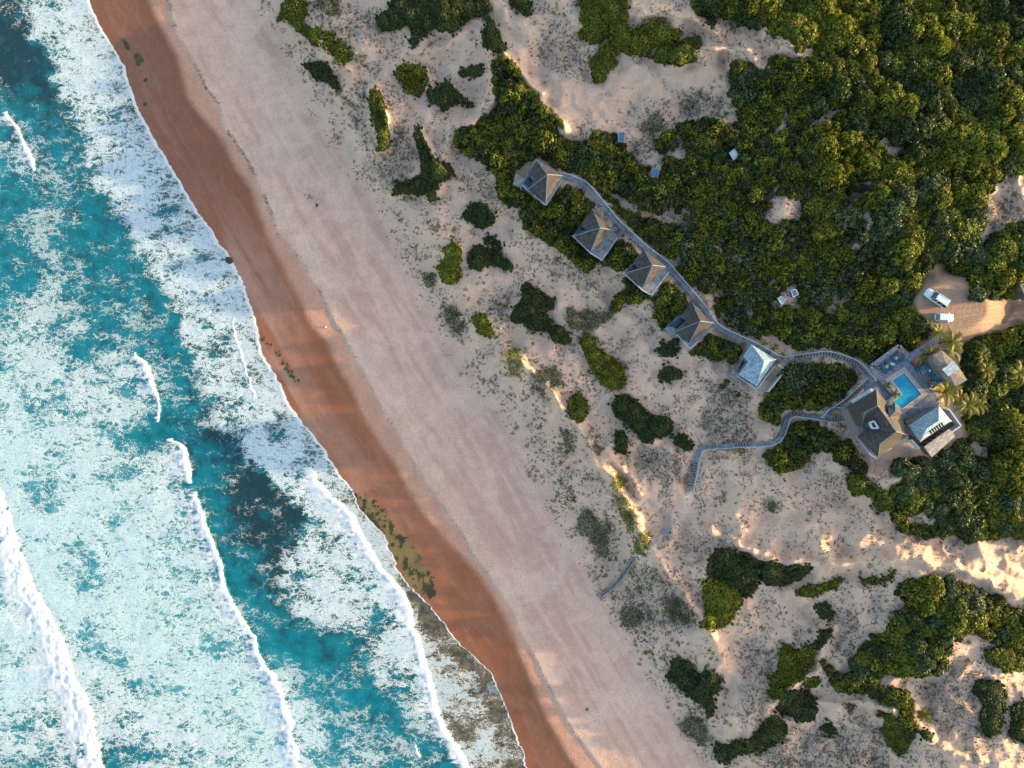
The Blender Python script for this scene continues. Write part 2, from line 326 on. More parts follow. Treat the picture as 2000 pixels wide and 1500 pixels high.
# ------------------------------------------------------------------ object helpers
def tag(o, label=None, cat=None, group=None, kind=None):
    if label: o['label'] = label
    if cat: o['category'] = cat
    if group: o['group'] = group
    if kind: o['kind'] = kind
    return o
def link(name, me, parent=None, mats=()):
    o = bpy.data.objects.new(name, me); col.objects.link(o)
    if parent: o.parent = parent
    if me is not None and not me.materials:
        for mm in mats: me.materials.append(MATS[mm] if isinstance(mm, str) else mm)
    return o
def thing(name, label, cat, loc=(0,0,0), rotz=0, group=None):
    o = bpy.data.objects.new(name, None); col.objects.link(o); o.empty_display_size = .2
    o.location = loc; o.rotation_euler = (0, 0, rotz); return tag(o, label, cat, group)
class MB:
    def __init__(s): s.v = []; s.f = []; s.m = []
    def quad(s, a, b, c, d, m=0):
        n = len(s.v); s.v += [tuple(a), tuple(b), tuple(c), tuple(d)]; s.f.append((n, n+1, n+2, n+3)); s.m.append(m)
    def poly(s, pts, m=0):
        n = len(s.v); s.v += [tuple(p) for p in pts]; s.f.append(tuple(range(n, n+len(pts)))); s.m.append(m)
    def box(s, c, sx, sy, sz, rz=0, m=0, taper=0):
        ca, sa = math.cos(rz), math.sin(rz); P = []
        for k in (0, 1):
            t = 1 - taper * k
            for dx, dy in ((-1,-1),(1,-1),(1,1),(-1,1)):
                x = dx * sx / 2 * t; y = dy * sy / 2 * t
                P.append((c[0] + x*ca - y*sa, c[1] + x*sa + y*ca, c[2] + (k - .5) * sz))
        n = len(s.v); s.v += P
        for f in ((3,2,1,0),(4,5,6,7),(0,1,5,4),(1,2,6,5),(2,3,7,6),(3,0,4,7)):
            s.f.append(tuple(n + i for i in f)); s.m.append(m)
    def bar(s, a, b, w, h=None, m=0):
        a = Vector(a); b = Vector(b); h = h or w; d = b - a
        if d.length < 1e-6: return
        d.normalize(); up = Vector((0,0,1)) if abs(d.z) < .95 else Vector((1,0,0))
        r = d.cross(up).normalized(); u = r.cross(d).normalized()
        P = []
        for e in (a, b):
            for i, j in ((-1,-1),(1,-1),(1,1),(-1,1)): P.append(tuple(e + r * i * w/2 + u * j * h/2))
        n = len(s.v); s.v += P
        for f in ((3,2,1,0),(4,5,6,7),(0,1,5,4),(1,2,6,5),(2,3,7,6),(3,0,4,7)):
            s.f.append(tuple(n + i for i in f)); s.m.append(m)
    def prism(s, pts, z0, z1, m=0, top=True):
        """pts: list of (x,y); z0,z1 scalars or lists"""
        k = len(pts); z0 = z0 if isinstance(z0, (list, tuple)) else [z0]*k; z1 = z1 if isinstance(z1, (list, tuple)) else [z1]*k
        ar = sum(pts[i][0]*pts[(i+1)%k][1] - pts[(i+1)%k][0]*pts[i][1] for i in range(k))
        if ar < 0: pts = pts[::-1]; z0 = list(z0)[::-1]; z1 = list(z1)[::-1]
        n = len(s.v)
        s.v += [(p[0], p[1], z) for p, z in zip(pts, z0)] + [(p[0], p[1], z) for p, z in zip(pts, z1)]
        for i in range(k):
            j = (i+1) % k; s.f.append((n+i, n+j, n+k+j, n+k+i)); s.m.append(m)
        if top: s.f.append(tuple(n+k+i for i in range(k))); s.m.append(m)
        s.f.append(tuple(n+i for i in range(k))[::-1]); s.m.append(m)
    def cyl(s, c, r, h, seg=12, m=0, r2=None, axis=None):
        r2 = r if r2 is None else r2; n = len(s.v); c = Vector(c)
        ax = Vector(axis) if axis else Vector((0,0,1)); ax.normalize()
        t = ax.orthogonal().normalized(); q = ax.cross(t)
        for k, rr in ((0, r), (1, r2)):
            for i in range(seg):
                a = 2*math.pi*i/seg; s.v.append(tuple(c + ax*(h*k) + t*math.cos(a)*rr + q*math.sin(a)*rr))
        for i in range(seg):
            j = (i+1) % seg; s.f.append((n+i, n+j, n+seg+j, n+seg+i)); s.m.append(m)
        s.f.append(tuple(range(n+seg, n+2*seg))); s.m.append(m); s.f.append(tuple(range(n, n+seg))[::-1]); s.m.append(m)
    def build(s, name, mats, parent=None, bevel=0, uv=True, smooth=False):
        me = bpy.data.meshes.new(name); me.from_pydata(s.v, [], s.f)
        for mm in (mats if isinstance(mats, (list, tuple)) else [mats]): me.materials.append(MATS[mm])
        me.polygons.foreach_set('material_index', s.m)
        if smooth: me.polygons.foreach_set('use_smooth', [True]*len(s.f))
        if uv: slope_uv(me)
        me.update(); o = bpy.data.objects.new(name, me); col.objects.link(o)
        if parent: o.parent = parent
        if bevel:
            bv = o.modifiers.new('bevel', 'BEVEL'); bv.width = bevel; bv.segments = 2; bv.limit_method = 'ANGLE'
        return o
def slope_uv(me, rot=0.0):
    uvl = me.uv_layers.new(name='UVMap'); co = me.vertices
    dat = np.zeros(len(me.loops) * 2)
    for p in me.polygons:
        n = p.normal; h = Vector((n.x, n.y, 0))
        if h.length < .03: ux, uy = Vector((math.cos(DECK_A), math.sin(DECK_A), 0)), Vector((-math.sin(DECK_A), math.cos(DECK_A), 0))
        else:
            h.normalize(); ux = Vector((-h.y, h.x, 0)); uy = n.cross(ux)
        for li in p.loop_indices:
            c = co[me.loops[li].vertex_index].co
            dat[2*li] = c.dot(ux); dat[2*li+1] = c.dot(uy)
    uvl.data.foreach_set('uv', dat)
DECK_A = R(55)
def quads_mesh(name, verts, quads, tint=None, midx=None):
    me = bpy.data.meshes.new(name); nv, nf = len(verts), len(quads)
    me.vertices.add(nv); me.vertices.foreach_set('co', np.ascontiguousarray(verts, np.float32).ravel())
    me.loops.add(nf*4); me.loops.foreach_set('vertex_index', np.ascontiguousarray(quads, np.int32).ravel())
    me.polygons.add(nf); me.polygons.foreach_set('loop_start', np.arange(0, nf*4, 4, dtype=np.int32))
    if midx is not None: me.polygons.foreach_set('material_index', midx.astype(np.int32))
    if tint is not None:
        a = me.color_attributes.new('Tint', 'FLOAT_COLOR', 'POINT')
        c = np.ones((nv, 4), np.float32); c[:, :3] = tint; a.data.foreach_set('color', c.ravel())
    me.update(calc_edges=True); return me

# ------------------------------------------------------------------ ASCII maps of the sea (50 px cells)
FOAM = """
01100000000000000
00110000000000000
00011000000000000
00011000000000000
00011100000000000
42012220000000000
54212220000000000
44222310000000000
33321111000000000
33232110000000000
43332111000000000
44432211000000000
55443221000000000
56554321000000000
56555530000000000
66666661000000000
77777650000000000
88877413000000000
88887776000000000
88888777000000000
88888877300000000
98888888610000000
89888888710000000
88988888820011110
88888888860012222
88888888872011222
88898888888211222
88777888888832233
87666788888883333
87455567788884433
43334456777884444
"""
TONE = """
12222211111111111
11122211111111111
11122211111111111
12222311111111111
33222322111111111
54333322111111111
65444422211111111
65443332221111111
55544433222111111
55554443222111111
55554444322111111
65555444322211111
76655544322211111
77665554432221111
77766655332221111
87777776221111111
88777775221111111
88877752222211111
88888775521111111
88888877511111111
88888887621111112
98888888821111222
89888888852111233
88988888882112344
88888888886322344
88888888888543345
88888888888765445
88877788888886555
87666678888887655
86545566788887655
65444556777887655
"""
def asciimap(t):
    rows = [r.replace(' ', '') for r in t.strip().split('\n')]
    a = np.zeros((31, 25))
    for i, r in enumerate(rows[:31]):
        v = [int(c) for c in r]; v = v + [v[-1]] * (25 - len(v)); a[i] = v
    return a / 9.0
def soften(A):
    B = np.pad(A, 1, 'edge'); return (B[:-2,1:-1] + B[2:,1:-1] + B[1:-1,:-2] + B[1:-1,2:] + 2*B[1:-1,1:-1]) / 6
FM, TM = asciimap(FOAM), soften(asciimap(TONE))
def samp(A, px, py):
    x = np.clip(px / 50.0, 0, A.shape[1] - 1.001); y = np.clip(py / 50.0, 0, A.shape[0] - 1.001)
    xi = x.astype(int); yi = y.astype(int); fx = x - xi; fy = y - yi
    return A[yi, xi]*(1-fx)*(1-fy) + A[yi, xi+1]*fx*(1-fy) + A[yi+1, xi]*(1-fx)*fy + A[yi+1, xi+1]*fx*fy
KPTS = [(612,915),(625,945),(645,970),(670,985),(690,1010),(705,1045),(722,1070),(745,1110),(765,1130),(785,1155),(798,1180),(805,1210),(815,1245),(828,1280),(835,1310),(843,1340),(848,1365),(858,1400),(870,1420),(885,1445),(900,1470),(915,1500),(960,1580)]
KC = curve(KPTS)
CRESTS = [([(15,222),(35,250),(55,290),(70,330)], 6, .5),
 ([(265,692),(285,705),(297,735),(305,765),(310,780)], 8, .8), ([(310,780),(311,820)], 3, .3),
 ([(337,860),(355,868),(368,890),(375,920),(375,940)], 10, .9),
 ([(382,965),(393,990),(400,1015),(410,1045),(425,1080),(437,1110),(438,1130),(445,1160),(462,1190),(480,1215),(497,1243),(505,1270),(520,1300),(535,1325),(548,1350),(555,1370),(565,1405),(575,1450),(583,1500),(600,1580)], 8, .8),
 (KPTS, 9, .6), ([(455,625),(465,670),(485,730),(497,775)], 2, .08),
 ([(-30,900),(0,962),(15,1010),(30,1060),(50,1110),(70,1160),(88,1190),(108,1225),(125,1260),(135,1295),(142,1330),(162,1355),(175,1390),(180,1420),(190,1450),(200,1500),(230,1580)], 17, 1.3),
 ([(1225//3,1125),(415,1150)], 1, .1), ([(812,1458),(820,1475)], 4, .3)]
WLN = lambda px, py: WL(py) + 9 * (fbm(py / 16 + 5, py * 0 + 3, 3, 2) - .5) + 5 * (vnoise(py / 5, py*0+1, 3) - .5)

def sea_attrs(px, py):
    wx = px + 26 * (fbm(px / 45, py / 45, 4, 1) - .5) * 2; wy = py + 26 * (fbm(px / 45 + 40, py / 45, 4, 2) - .5) * 2
    f = samp(FM, wx, wy); t = samp(TM, wx, wy)
    # main band of broken water
    bn = BND(py) + 34 * (fbm(px / 26, py / 26, 4, 3) - .5) * 2
    kw = WL(py); up = np.where(py > 960, KC(py), kw)
    inb = sm(-26, 26, px - bn); ins = sm(3, -3, px - up)
    dens = .84 - .10 * sm(80, 10, px - bn) + .25 * (fbm(px / 30 + 9, py / 60, 3, 5) - .5)
    dens = np.where(py > 1200, dens - .16, dens)
    dens = np.where((py > 1330), dens - .30 * sm(1330, 1400, py), dens)
    dens = dens + .45 * sm(26, 2, up - px) * (py > 960)
    f = f * (1 - inb) + dens * inb; t = t * (1 - inb) + (.36 + .18 * sm(40, 0, up - px)) * inb
    # swash between last crest and the waterline
    swp = (py > 955) & (px > up)
    wsw = sm(0, 6, px - up) * sm(940, 985, py)
    sw = .66 + .25 * sm(26, 4, px - up) + .5 * (fbm(px / 28, py / 28, 3, 6) - .5)
    sw = np.where((py > 1120) & (py < 1215), sw - .28, sw)
    sw = sw - .45 * np.exp(-(((px - 872) / 26) ** 2 + ((py - 1412) / 24) ** 2)) - .38 * sm(70, 20, WL(py) - px) * (py > 1130)
    f = f * (1 - wsw) + sw * wsw
    shal = wsw * 1.0
    # darker sandy water glimpsed near the shore line
    shal = np.maximum(shal, .55 * inb * sm(70, 10, kw - px) * (py < 960))
    shal = np.maximum(shal, .0 * sm(.35, .1, t) * (py < 1400) * sm(.4, .65, fbm(px / 40, py / 60, 3, 2)))
    cr = np.zeros(px.shape); ch = np.zeros(px.shape)
    for pts, w, hgtm in CRESTS:
        xs = [p[0] for p in pts]; ys = [p[1] for p in pts]
        m = (px > min(xs) - 90) & (px < max(xs) + 50) & (py > min(ys) - 12) & (py < max(ys) + 12)
        if not m.any(): continue
        X_, Y_ = px[m], py[m]
        xl = np.interp(Y_, ys, xs) + 9 * (fbm(Y_ / 14, Y_*0 + 3, 3, 7) - .5) + 4 * (fbm(Y_ / 4, X_ / 9, 2, 4) - .5)
        q = xl - X_; ends = sm(min(ys) - 10, min(ys) + 16, Y_) * sm(max(ys) + 10, max(ys) - 16, Y_) if max(ys) < 1490 else sm(min(ys) - 10, min(ys) + 16, Y_)
        ww = w * (.55 + 1.1 * fbm(Y_ / 22, Y_*0 + 8, 3, 2)) * (.35 + .65 * ends)
        st = fbm(Y_ / 4.5, X_ / 16, 3, 5)
        v = sm(-1.8, .6, q) * np.maximum(sm(ww * 1.7, ww * .7, q), .85 * sm(ww * 5.5, ww, q) * sm(.42, .62, st)) * sm(0, .25, ends)
        cr[m] = np.maximum(cr[m], v); f[m] = np.clip(f[m] + .22 * sm(ww * 7, ww, q) * (q > 0) * ends, 0, 1)
        ch[m] = np.maximum(ch[m], hgtm * ends * sm(-5, 1, q) * sm(w * 4.5, w * .3, q))
        t[m] = t[m] * (1 - .5 * ends * np.exp(-((q + 6) / 5) ** 2)) if hgtm > .4 else t[m]  # tone darkened on steep wave fronts, their shading put into the colour
    # broad foam behind the far breaker
    pts = CRESTS[7][0]; m = (px < 240) & (py > 880)
    if m.any():
        xl = np.interp(py[m], [p[1] for p in pts], [p[0] for p in pts])
        q = xl - px[m]; v = sm(95, 10, q) * (q > 0); n = fbm(px[m] / 16, py[m] / 22, 4, 2)
        cr[m] = np.maximum(cr[m], v * sm(.36, .62, n + v * .22)); f[m] = np.maximum(f[m], .72 * sm(150, 60, q) * (q > 0))
    # white lace right at the sand
    e = WLN(px, py) - px
    cr = np.maximum(cr, (.45 + .6*fbm(px/9, py/9, 3, 1)) * sm(8, 1, np.abs(e - 3)) * (py < 960)); cr = np.maximum(cr, .8 * sm(3.5, 1, np.abs(e - 1.5)) * (py > 960))
    f = np.maximum(f, np.where(py < 960, .62 + .3 * sm(40, 5, e), f))*1.0 if False else f
    z = .10 * (fbm(px / 30, py / 30, 4, 3) - .5) * 2 * sm(10, 90, WL(py) - px) + ch * .3 * (.5 + 1.0*fbm(px/9, py/9, 3, 6))
    z = z + .10 * cr * np.clip(e / 10, 0, 1)
    # long swell faces in front of the breakers
    z = np.where(e < 4, np.minimum(z, .02 * e - .0), z)
    return np.clip(f, 0, 1), np.clip(t * (1 - .27 * sm(.3, .6, t)), 0, 1), np.clip(shal, 0, 1), np.clip(cr, 0, 1), z

# ------------------------------------------------------------------ vegetation outlines (photo pixels)
# (outline, tone, height, label); olive and yellow tones also stand in for sunlit leaves
BUSH = [
 ([(550,8),(582,-8),(595,5),(600,25),(590,42),(605,55),(625,52),(628,72),(620,92),(610,88),(598,72),(580,60),(565,45),(555,32),(540,40)],'olive',1.6,'olive bush trailing down the dune at the top edge, closest to the beach'),
 ([(635,62),(650,64),(652,85),(672,82),(685,100),(685,115),(675,122),(660,120),(650,102),(635,95)],'olive',1.5,'crooked olive bush directly below the one trailing from the top edge'),
 ([(615,-5),(660,-5),(662,30),(650,32),(620,15)],'grey',1.2,'grey green scrub bush cut by the top edge above the bare sand'),
 ([(594,128),(622,122),(640,132),(655,152),(661,172),(640,165),(610,148)],'dark',1.5,'slanting oval bush lying nearest the upper beach'),
 ([(724,175),(742,178),(748,200),(750,225),(760,255),(760,275),(750,292),(738,292),(740,270),(735,245),(725,220),(722,195)],'olive',1.9,'long narrow upright strip of bush on a dune lip'),
 ([(772,145),(788,125),(812,124),(832,140),(832,165),(820,187),(800,180),(788,165),(775,152)],'olive',1.8,'rounded hooked bush with a sandy bite in its left side'),
 ([(835,180),(852,172),(872,160),(890,175),(905,190),(925,202),(920,208),(890,200),(870,215),(858,205),(840,202)],'dark',1.5,'dark ragged bush with a pointed tail towards the right'),
 ([(898,142),(912,132),(940,130),(940,147),(905,147)],'dark',1.0,'small dark block shaped bush on open upper dune sand'),
 ([(732,30),(757,22),(765,-8),(952,-8),(962,15),(950,28),(925,35),(885,62),(870,62),(850,55),(832,70),(812,65),(795,50),(765,58),(750,60),(735,45)],'dark',2.2,'broad dark bush mass hanging from the top edge over bare dune'),
 ([(945,28),(960,38),(972,62),(988,95),(982,100),(965,98),(945,88),(948,68),(942,58),(955,48)],'dark',1.6,'thin dark bush strip running down beside the upper sand path'),
 ([(802,73),(815,75),(812,87),(805,85)],'dark',.8,'tiny dark bush just below the broad mass at the top edge'),
 ([(810,245),(822,252),(828,275),(845,300),(850,312),(870,315),(888,335),(880,350),(858,358),(848,390),(840,395),(832,380),(765,380),(775,360),(800,350),(820,342),(822,315),(812,282),(808,260)],'dark',2.0,'boot shaped dark bush with a tall shaft and wide foot'),
 ([(1022,-8),(1036,5),(1037,25),(1025,30),(1012,15),(995,8),(1000,-8)],'dark',1.4,'dark bush at the top edge beside the start of the sand path'),
 ([(1135,-8),(1225,-8),(1225,40),(1210,45),(1190,48),(1185,65),(1175,80),(1155,82),(1150,75),(1130,78),(1128,65),(1140,60),(1135,25)],'olive',2.1,'large bush column coming down from the top edge above the bare sand bowl'),
 ([(1190,50),(1215,45),(1240,60),(1250,48),(1290,40),(1320,60),(1335,65),(1320,78),(1270,95),(1262,100),(1270,110),(1255,108),(1225,105),(1220,100),(1190,80)],'olive',2.1,'wide bush spread above the bare sand bowl between two sand tongues'),
 ([(1175,90),(1195,85),(1215,95),(1200,110),(1205,125),(1185,140),(1180,158),(1162,160),(1155,140),(1155,115),(1165,105)],'olive',1.8,'upright bush on the left rim of the bare sand bowl'),
 ([(1275,110),(1290,92),(1340,78),(1365,72),(1372,85),(1355,100),(1360,115),(1330,127),(1310,122),(1280,118)],'olive',1.8,'arrow shaped bush pointing right on the rim of the sand bowl'),
 ([(1245,255),(1262,235),(1280,215),(1295,235),(1290,252)],'grey',1.4,'grey green bush at the lower rim of the sand bowl'),
 ([(1378,42),(1392,38),(1394,48),(1382,49)],'dark',.7,'tiny bush alone on pale sand near the top edge thicket'),
 ([(865,485),(888,475),(900,490),(902,505),(895,515),(898,540),(890,555),(870,555),(860,540),(855,520),(870,510)],'yellow',1.1,'sunlit yellow green bush on the foredune left of two dark bushes'),
 ([(825,540),(840,530),(850,545),(848,560),(830,558)],'grey',.9,'small grey green bush touching the beach side of the foredune'),
 ([(905,422),(925,397),(945,400),(966,425),(965,435),(940,447),(930,440),(912,430)],'dark',1.4,'compact dark bush alone on sand left of the cottages'),
 ([(910,505),(925,480),(940,478),(955,490),(975,485),(985,505),(1002,520),(1000,528),(980,522),(950,515),(935,528),(912,515)],'dark',1.5,'two lobed dark bush with a tail to the right below the compact one'),
 ([(945,467),(962,464),(978,475),(975,480),(955,474)],'dark',.8,'sliver of bush curved over the two lobed dark bush'),
 ([(925,620),(945,612),(958,635),(962,652),(945,655),(930,640)],'yellow',1.1,'bright yellow lit bush on the foredune ridge'),
 ([(865,600),(885,600),(895,620),(905,630),(905,648),(890,650),(870,630)],'grey',1.0,'straggly grey green bush on the seaward foredune slope'),
 ([(1017,557),(1027,550),(1045,565),(1067,575),(1081,590),(1080,602),(1067,610),(1075,625),(1075,640),(1062,647),(1037,645),(1022,630),(998,628),(1000,612),(1010,595),(1017,585)],'dark',2.0,'big dark block of bush in the open sand below the cottages'),
 ([(1075,640),(1095,638),(1110,650),(1117,665),(1105,673),(1085,668),(1075,655)],'dark',1.4,'dark bush joined to the corner of the big dark block'),
 ([(1130,660),(1150,650),(1163,665),(1165,678),(1185,690),(1200,700),(1218,720),(1222,745),(1215,758),(1200,762),(1180,755),(1165,735),(1150,710),(1140,695),(1138,680)],'olive',1.8,'long slanting sausage shaped bush in mid dune'),
 ([(1285,735),(1300,722),(1310,717),(1330,725),(1330,738),(1315,742),(1290,740)],'dark',1.1,'small oval bush alone on sand left of the pale roofed cottage'),
 ([(1285,680),(1300,672),(1320,680),(1320,692),(1300,695),(1287,688)],'dark',1.1,'small dark bush just below the fourth cottage'),
 ([(1105,605),(1115,600),(1135,610),(1150,600),(1165,612),(1190,610),(1215,600),(1200,615),(1180,630),(1165,640),(1145,648),(1125,645),(1110,635),(1103,625)],'grey',.9,'loose low bush with sand showing through below the third cottage'),
 ([(1110,790),(1120,773),(1135,773),(1147,790),(1147,808),(1138,820),(1120,820),(1110,808)],'olive',1.8,'neat round dome of bush beside sunlit sand'),
 ([(1195,795),(1205,775),(1225,770),(1250,790),(1262,802),(1275,812),(1300,815),(1315,825),(1312,845),(1295,855),(1280,852),(1275,865),(1255,865),(1240,845),(1225,825),(1200,815)],'dark',1.9,'large lumpy bush to the right of the round dome'),
 ([(1202,845),(1215,840),(1225,860),(1222,885),(1210,885),(1203,865)],'dark',1.2,'narrow upright bush below the large lumpy bush'),
 ([(1320,855),(1330,850),(1352,865),(1350,878),(1335,878),(1322,865)],'dark',1.1,'small slanted bush next to the corner of the lower boardwalk'),
 ([(1095,842),(1105,838),(1120,860),(1118,880),(1108,880)],'grey',1.1,'grey green bush on the foredune under the round dome'),
 ([(1128,1010),(1145,992),(1160,1000),(1160,1020),(1190,1020),(1197,1040),(1175,1050),(1190,1070),(1185,1090),(1170,1080),(1150,1050),(1130,1045)],'grey',1.3,'straggling green bush above the beach stair'),
 ([(1195,940),(1212,925),(1222,940),(1212,965),(1198,958)],'yellow',.9,'sunlit green clump on the bright dune blowout'),
 ([(1200,975),(1225,968),(1232,985),(1240,1020),(1232,1040),(1215,1010)],'yellow',.8,'golden scrub strip just under the bright dune blowout'),
 ([(1240,1050),(1262,1035),(1268,1060),(1250,1085),(1240,1075)],'yellow',.8,'yellow lit scrub above the fallen slatted walk'),
 ([(1040,735),(1060,722),(1085,720),(1100,735),(1085,755),(1060,775),(1045,760)],'grey',.9,'loose green bush on the beach side of the round dome'),
 ([(985,690),(1005,680),(1018,700),(1012,735),(1000,735)],'yellow',.9,'yellow green bush on the sunlit foredune lip'),
 ([(1385,1125),(1385,1095),(1400,1072),(1430,1075),(1460,1080),(1482,1095),(1475,1130),(1480,1150),(1458,1170),(1442,1152),(1412,1132)],'dark',2.2,'dark rounded bush just below the sandy track, above a yellow lit one'),
 ([(1370,1138),(1385,1128),(1412,1134),(1442,1154),(1450,1175),(1430,1210),(1410,1225),(1390,1228),(1365,1225),(1380,1200),(1375,1160)],'yellow',1.9,'bright yellow lit bush hanging below a dark one under the sandy track'),  # yellow lit part of the bush above, sunlight put into its leaf colour
 ([(1486,1095),(1510,1100),(1540,1105),(1590,1108),(1565,1130),(1530,1140),(1500,1143),(1485,1130)],'dark',1.5,'dark tapering bush pointing right along the sandy track'),
 ([(1555,1155),(1580,1143),(1610,1140),(1645,1128),(1640,1140),(1610,1155),(1585,1166),(1560,1162)],'olive',1.2,'slim leaf shaped bush below the tapering dark one'),
 ([(1680,1130),(1705,1137),(1730,1132),(1748,1115),(1745,1128),(1715,1140),(1690,1138)],'olive',.9,'crescent shaped bush on the lower edge of the sandy track'),
 ([(1598,1182),(1612,1180),(1627,1200),(1622,1208),(1600,1205)],'dark',1.1,'small dark bush in sand between two slim bushes'),
 ([(1603,1228),(1620,1230),(1622,1240),(1605,1260),(1595,1268),(1590,1258),(1603,1245)],'dark',1.1,'curved dark bush on the edge of a lit sand path'),
 ([(1538,1260),(1555,1275),(1575,1262),(1590,1270),(1585,1300),(1570,1320),(1550,1335),(1532,1345),(1530,1360),(1508,1368),(1500,1360),(1510,1340),(1500,1325),(1520,1315),(1525,1290),(1520,1280)],'olive',1.7,'spreading olive bush left of a lit sand path'),
 ([(1572,1325),(1590,1322),(1600,1335),(1590,1342),(1572,1338)],'olive',.9,'little sunlit bush at the corner of the lit sand path'),
 ([(1520,1380),(1535,1352),(1550,1350),(1580,1353),(1590,1365),(1597,1390),(1590,1402),(1570,1408),(1550,1402),(1530,1395)],'dark',1.8,'dark kidney shaped bush ringed by pale sand'),
 ([(1650,1375),(1662,1372),(1668,1385),(1660,1390)],'grey',.8,'small grey bush alone on the pale sand fork'),
 ([(1612,1418),(1625,1416),(1636,1425),(1625,1435),(1612,1430)],'dark',.8,'small dark bush low in the lower dune flat'),
 ([(1715,1390),(1745,1400),(1770,1415),(1785,1440),(1775,1455),(1765,1475),(1758,1470),(1750,1455),(1735,1460),(1728,1430),(1730,1405)],'olive',1.5,'hook shaped olive bush over a lit sand hollow near the bottom'),
 ([(1800,1430),(1815,1430),(1817,1442),(1808,1448),(1800,1440)],'dark',.9,'little round bush right of the hook shaped one'),
 ([(1395,1460),(1400,1450),(1425,1458),(1435,1448),(1465,1442),(1490,1410),(1510,1396),(1530,1405),(1540,1430),(1520,1450),(1490,1468),(1440,1475),(1420,1492),(1400,1490)],'dark',1.7,'long dark bush climbing right near the bottom edge'),
 ([(1310,1290),(1320,1285),(1345,1292),(1357,1308),(1362,1320),(1370,1312),(1395,1310),(1408,1322),(1405,1335),(1410,1345),(1395,1355),(1390,1365),(1395,1395),(1385,1398),(1370,1375),(1345,1360),(1330,1345),(1308,1330),(1298,1322),(1312,1315)],'dark',1.8,'large wing shaped dark bush above the beach near the bottom'),
 ([(1340,1400),(1360,1402),(1378,1420),(1385,1445),(1368,1455),(1350,1440),(1330,1415)],'grey',.9,'loose grey green scrub below the wing shaped bush'),
 ([(1210,1200),(1235,1190),(1262,1205),(1245,1222),(1225,1222)],'grey',.9,'loose low scrub nearest the beach below the stair'),
 ([(1300,1172),(1325,1165),(1352,1190),(1355,1215),(1330,1218),(1305,1205)],'grey',1.0,'green grey scrub patch left of the yellow lit bush'),
 ([(1922,1275),(1950,1262),(1975,1265),(2010,1280),(2010,1312),(1970,1308),(1940,1300)],'olive',1.8,'rounded bush at the right edge above a strip of pale sand'),
 ([(1905,1330),(1950,1330),(1965,1360),(1960,1400),(1950,1430),(1930,1440),(1915,1410),(1925,1380),(1905,1350)],'dark',1.6,'tall shaded bush in dry scrub at lower right'),
 ([(1975,1380),(2010,1370),(2010,1450),(1975,1440),(1980,1400)],'dark',1.6,'shaded bush cut by the right edge near the bottom'),
 ([(1690,957),(1705,948),(1718,955),(1705,970),(1690,965)],'olive',1.2,'small olive bush on the lit sand neck'),
 ([(1715,962),(1730,960),(1742,975),(1745,990),(1722,1000),(1705,985)],'olive',1.8,'domed olive bush at the corner of the lower thicket'),
 ([(1655,928),(1672,927),(1690,932),(1688,955),(1678,966),(1660,960)],'olive',2.6,'tall bush with a long shadow on the sand to its left'),
 ([(1445,870),(1455,878),(1450,888),(1440,884)],'yellow',.6,'lone yellow green tuft under the lower boardwalk'),
 ([(1498,985),(1512,982),(1520,992),(1505,1000)],'grey',.6,'small tuft alone in the speckled sand flat'),
]
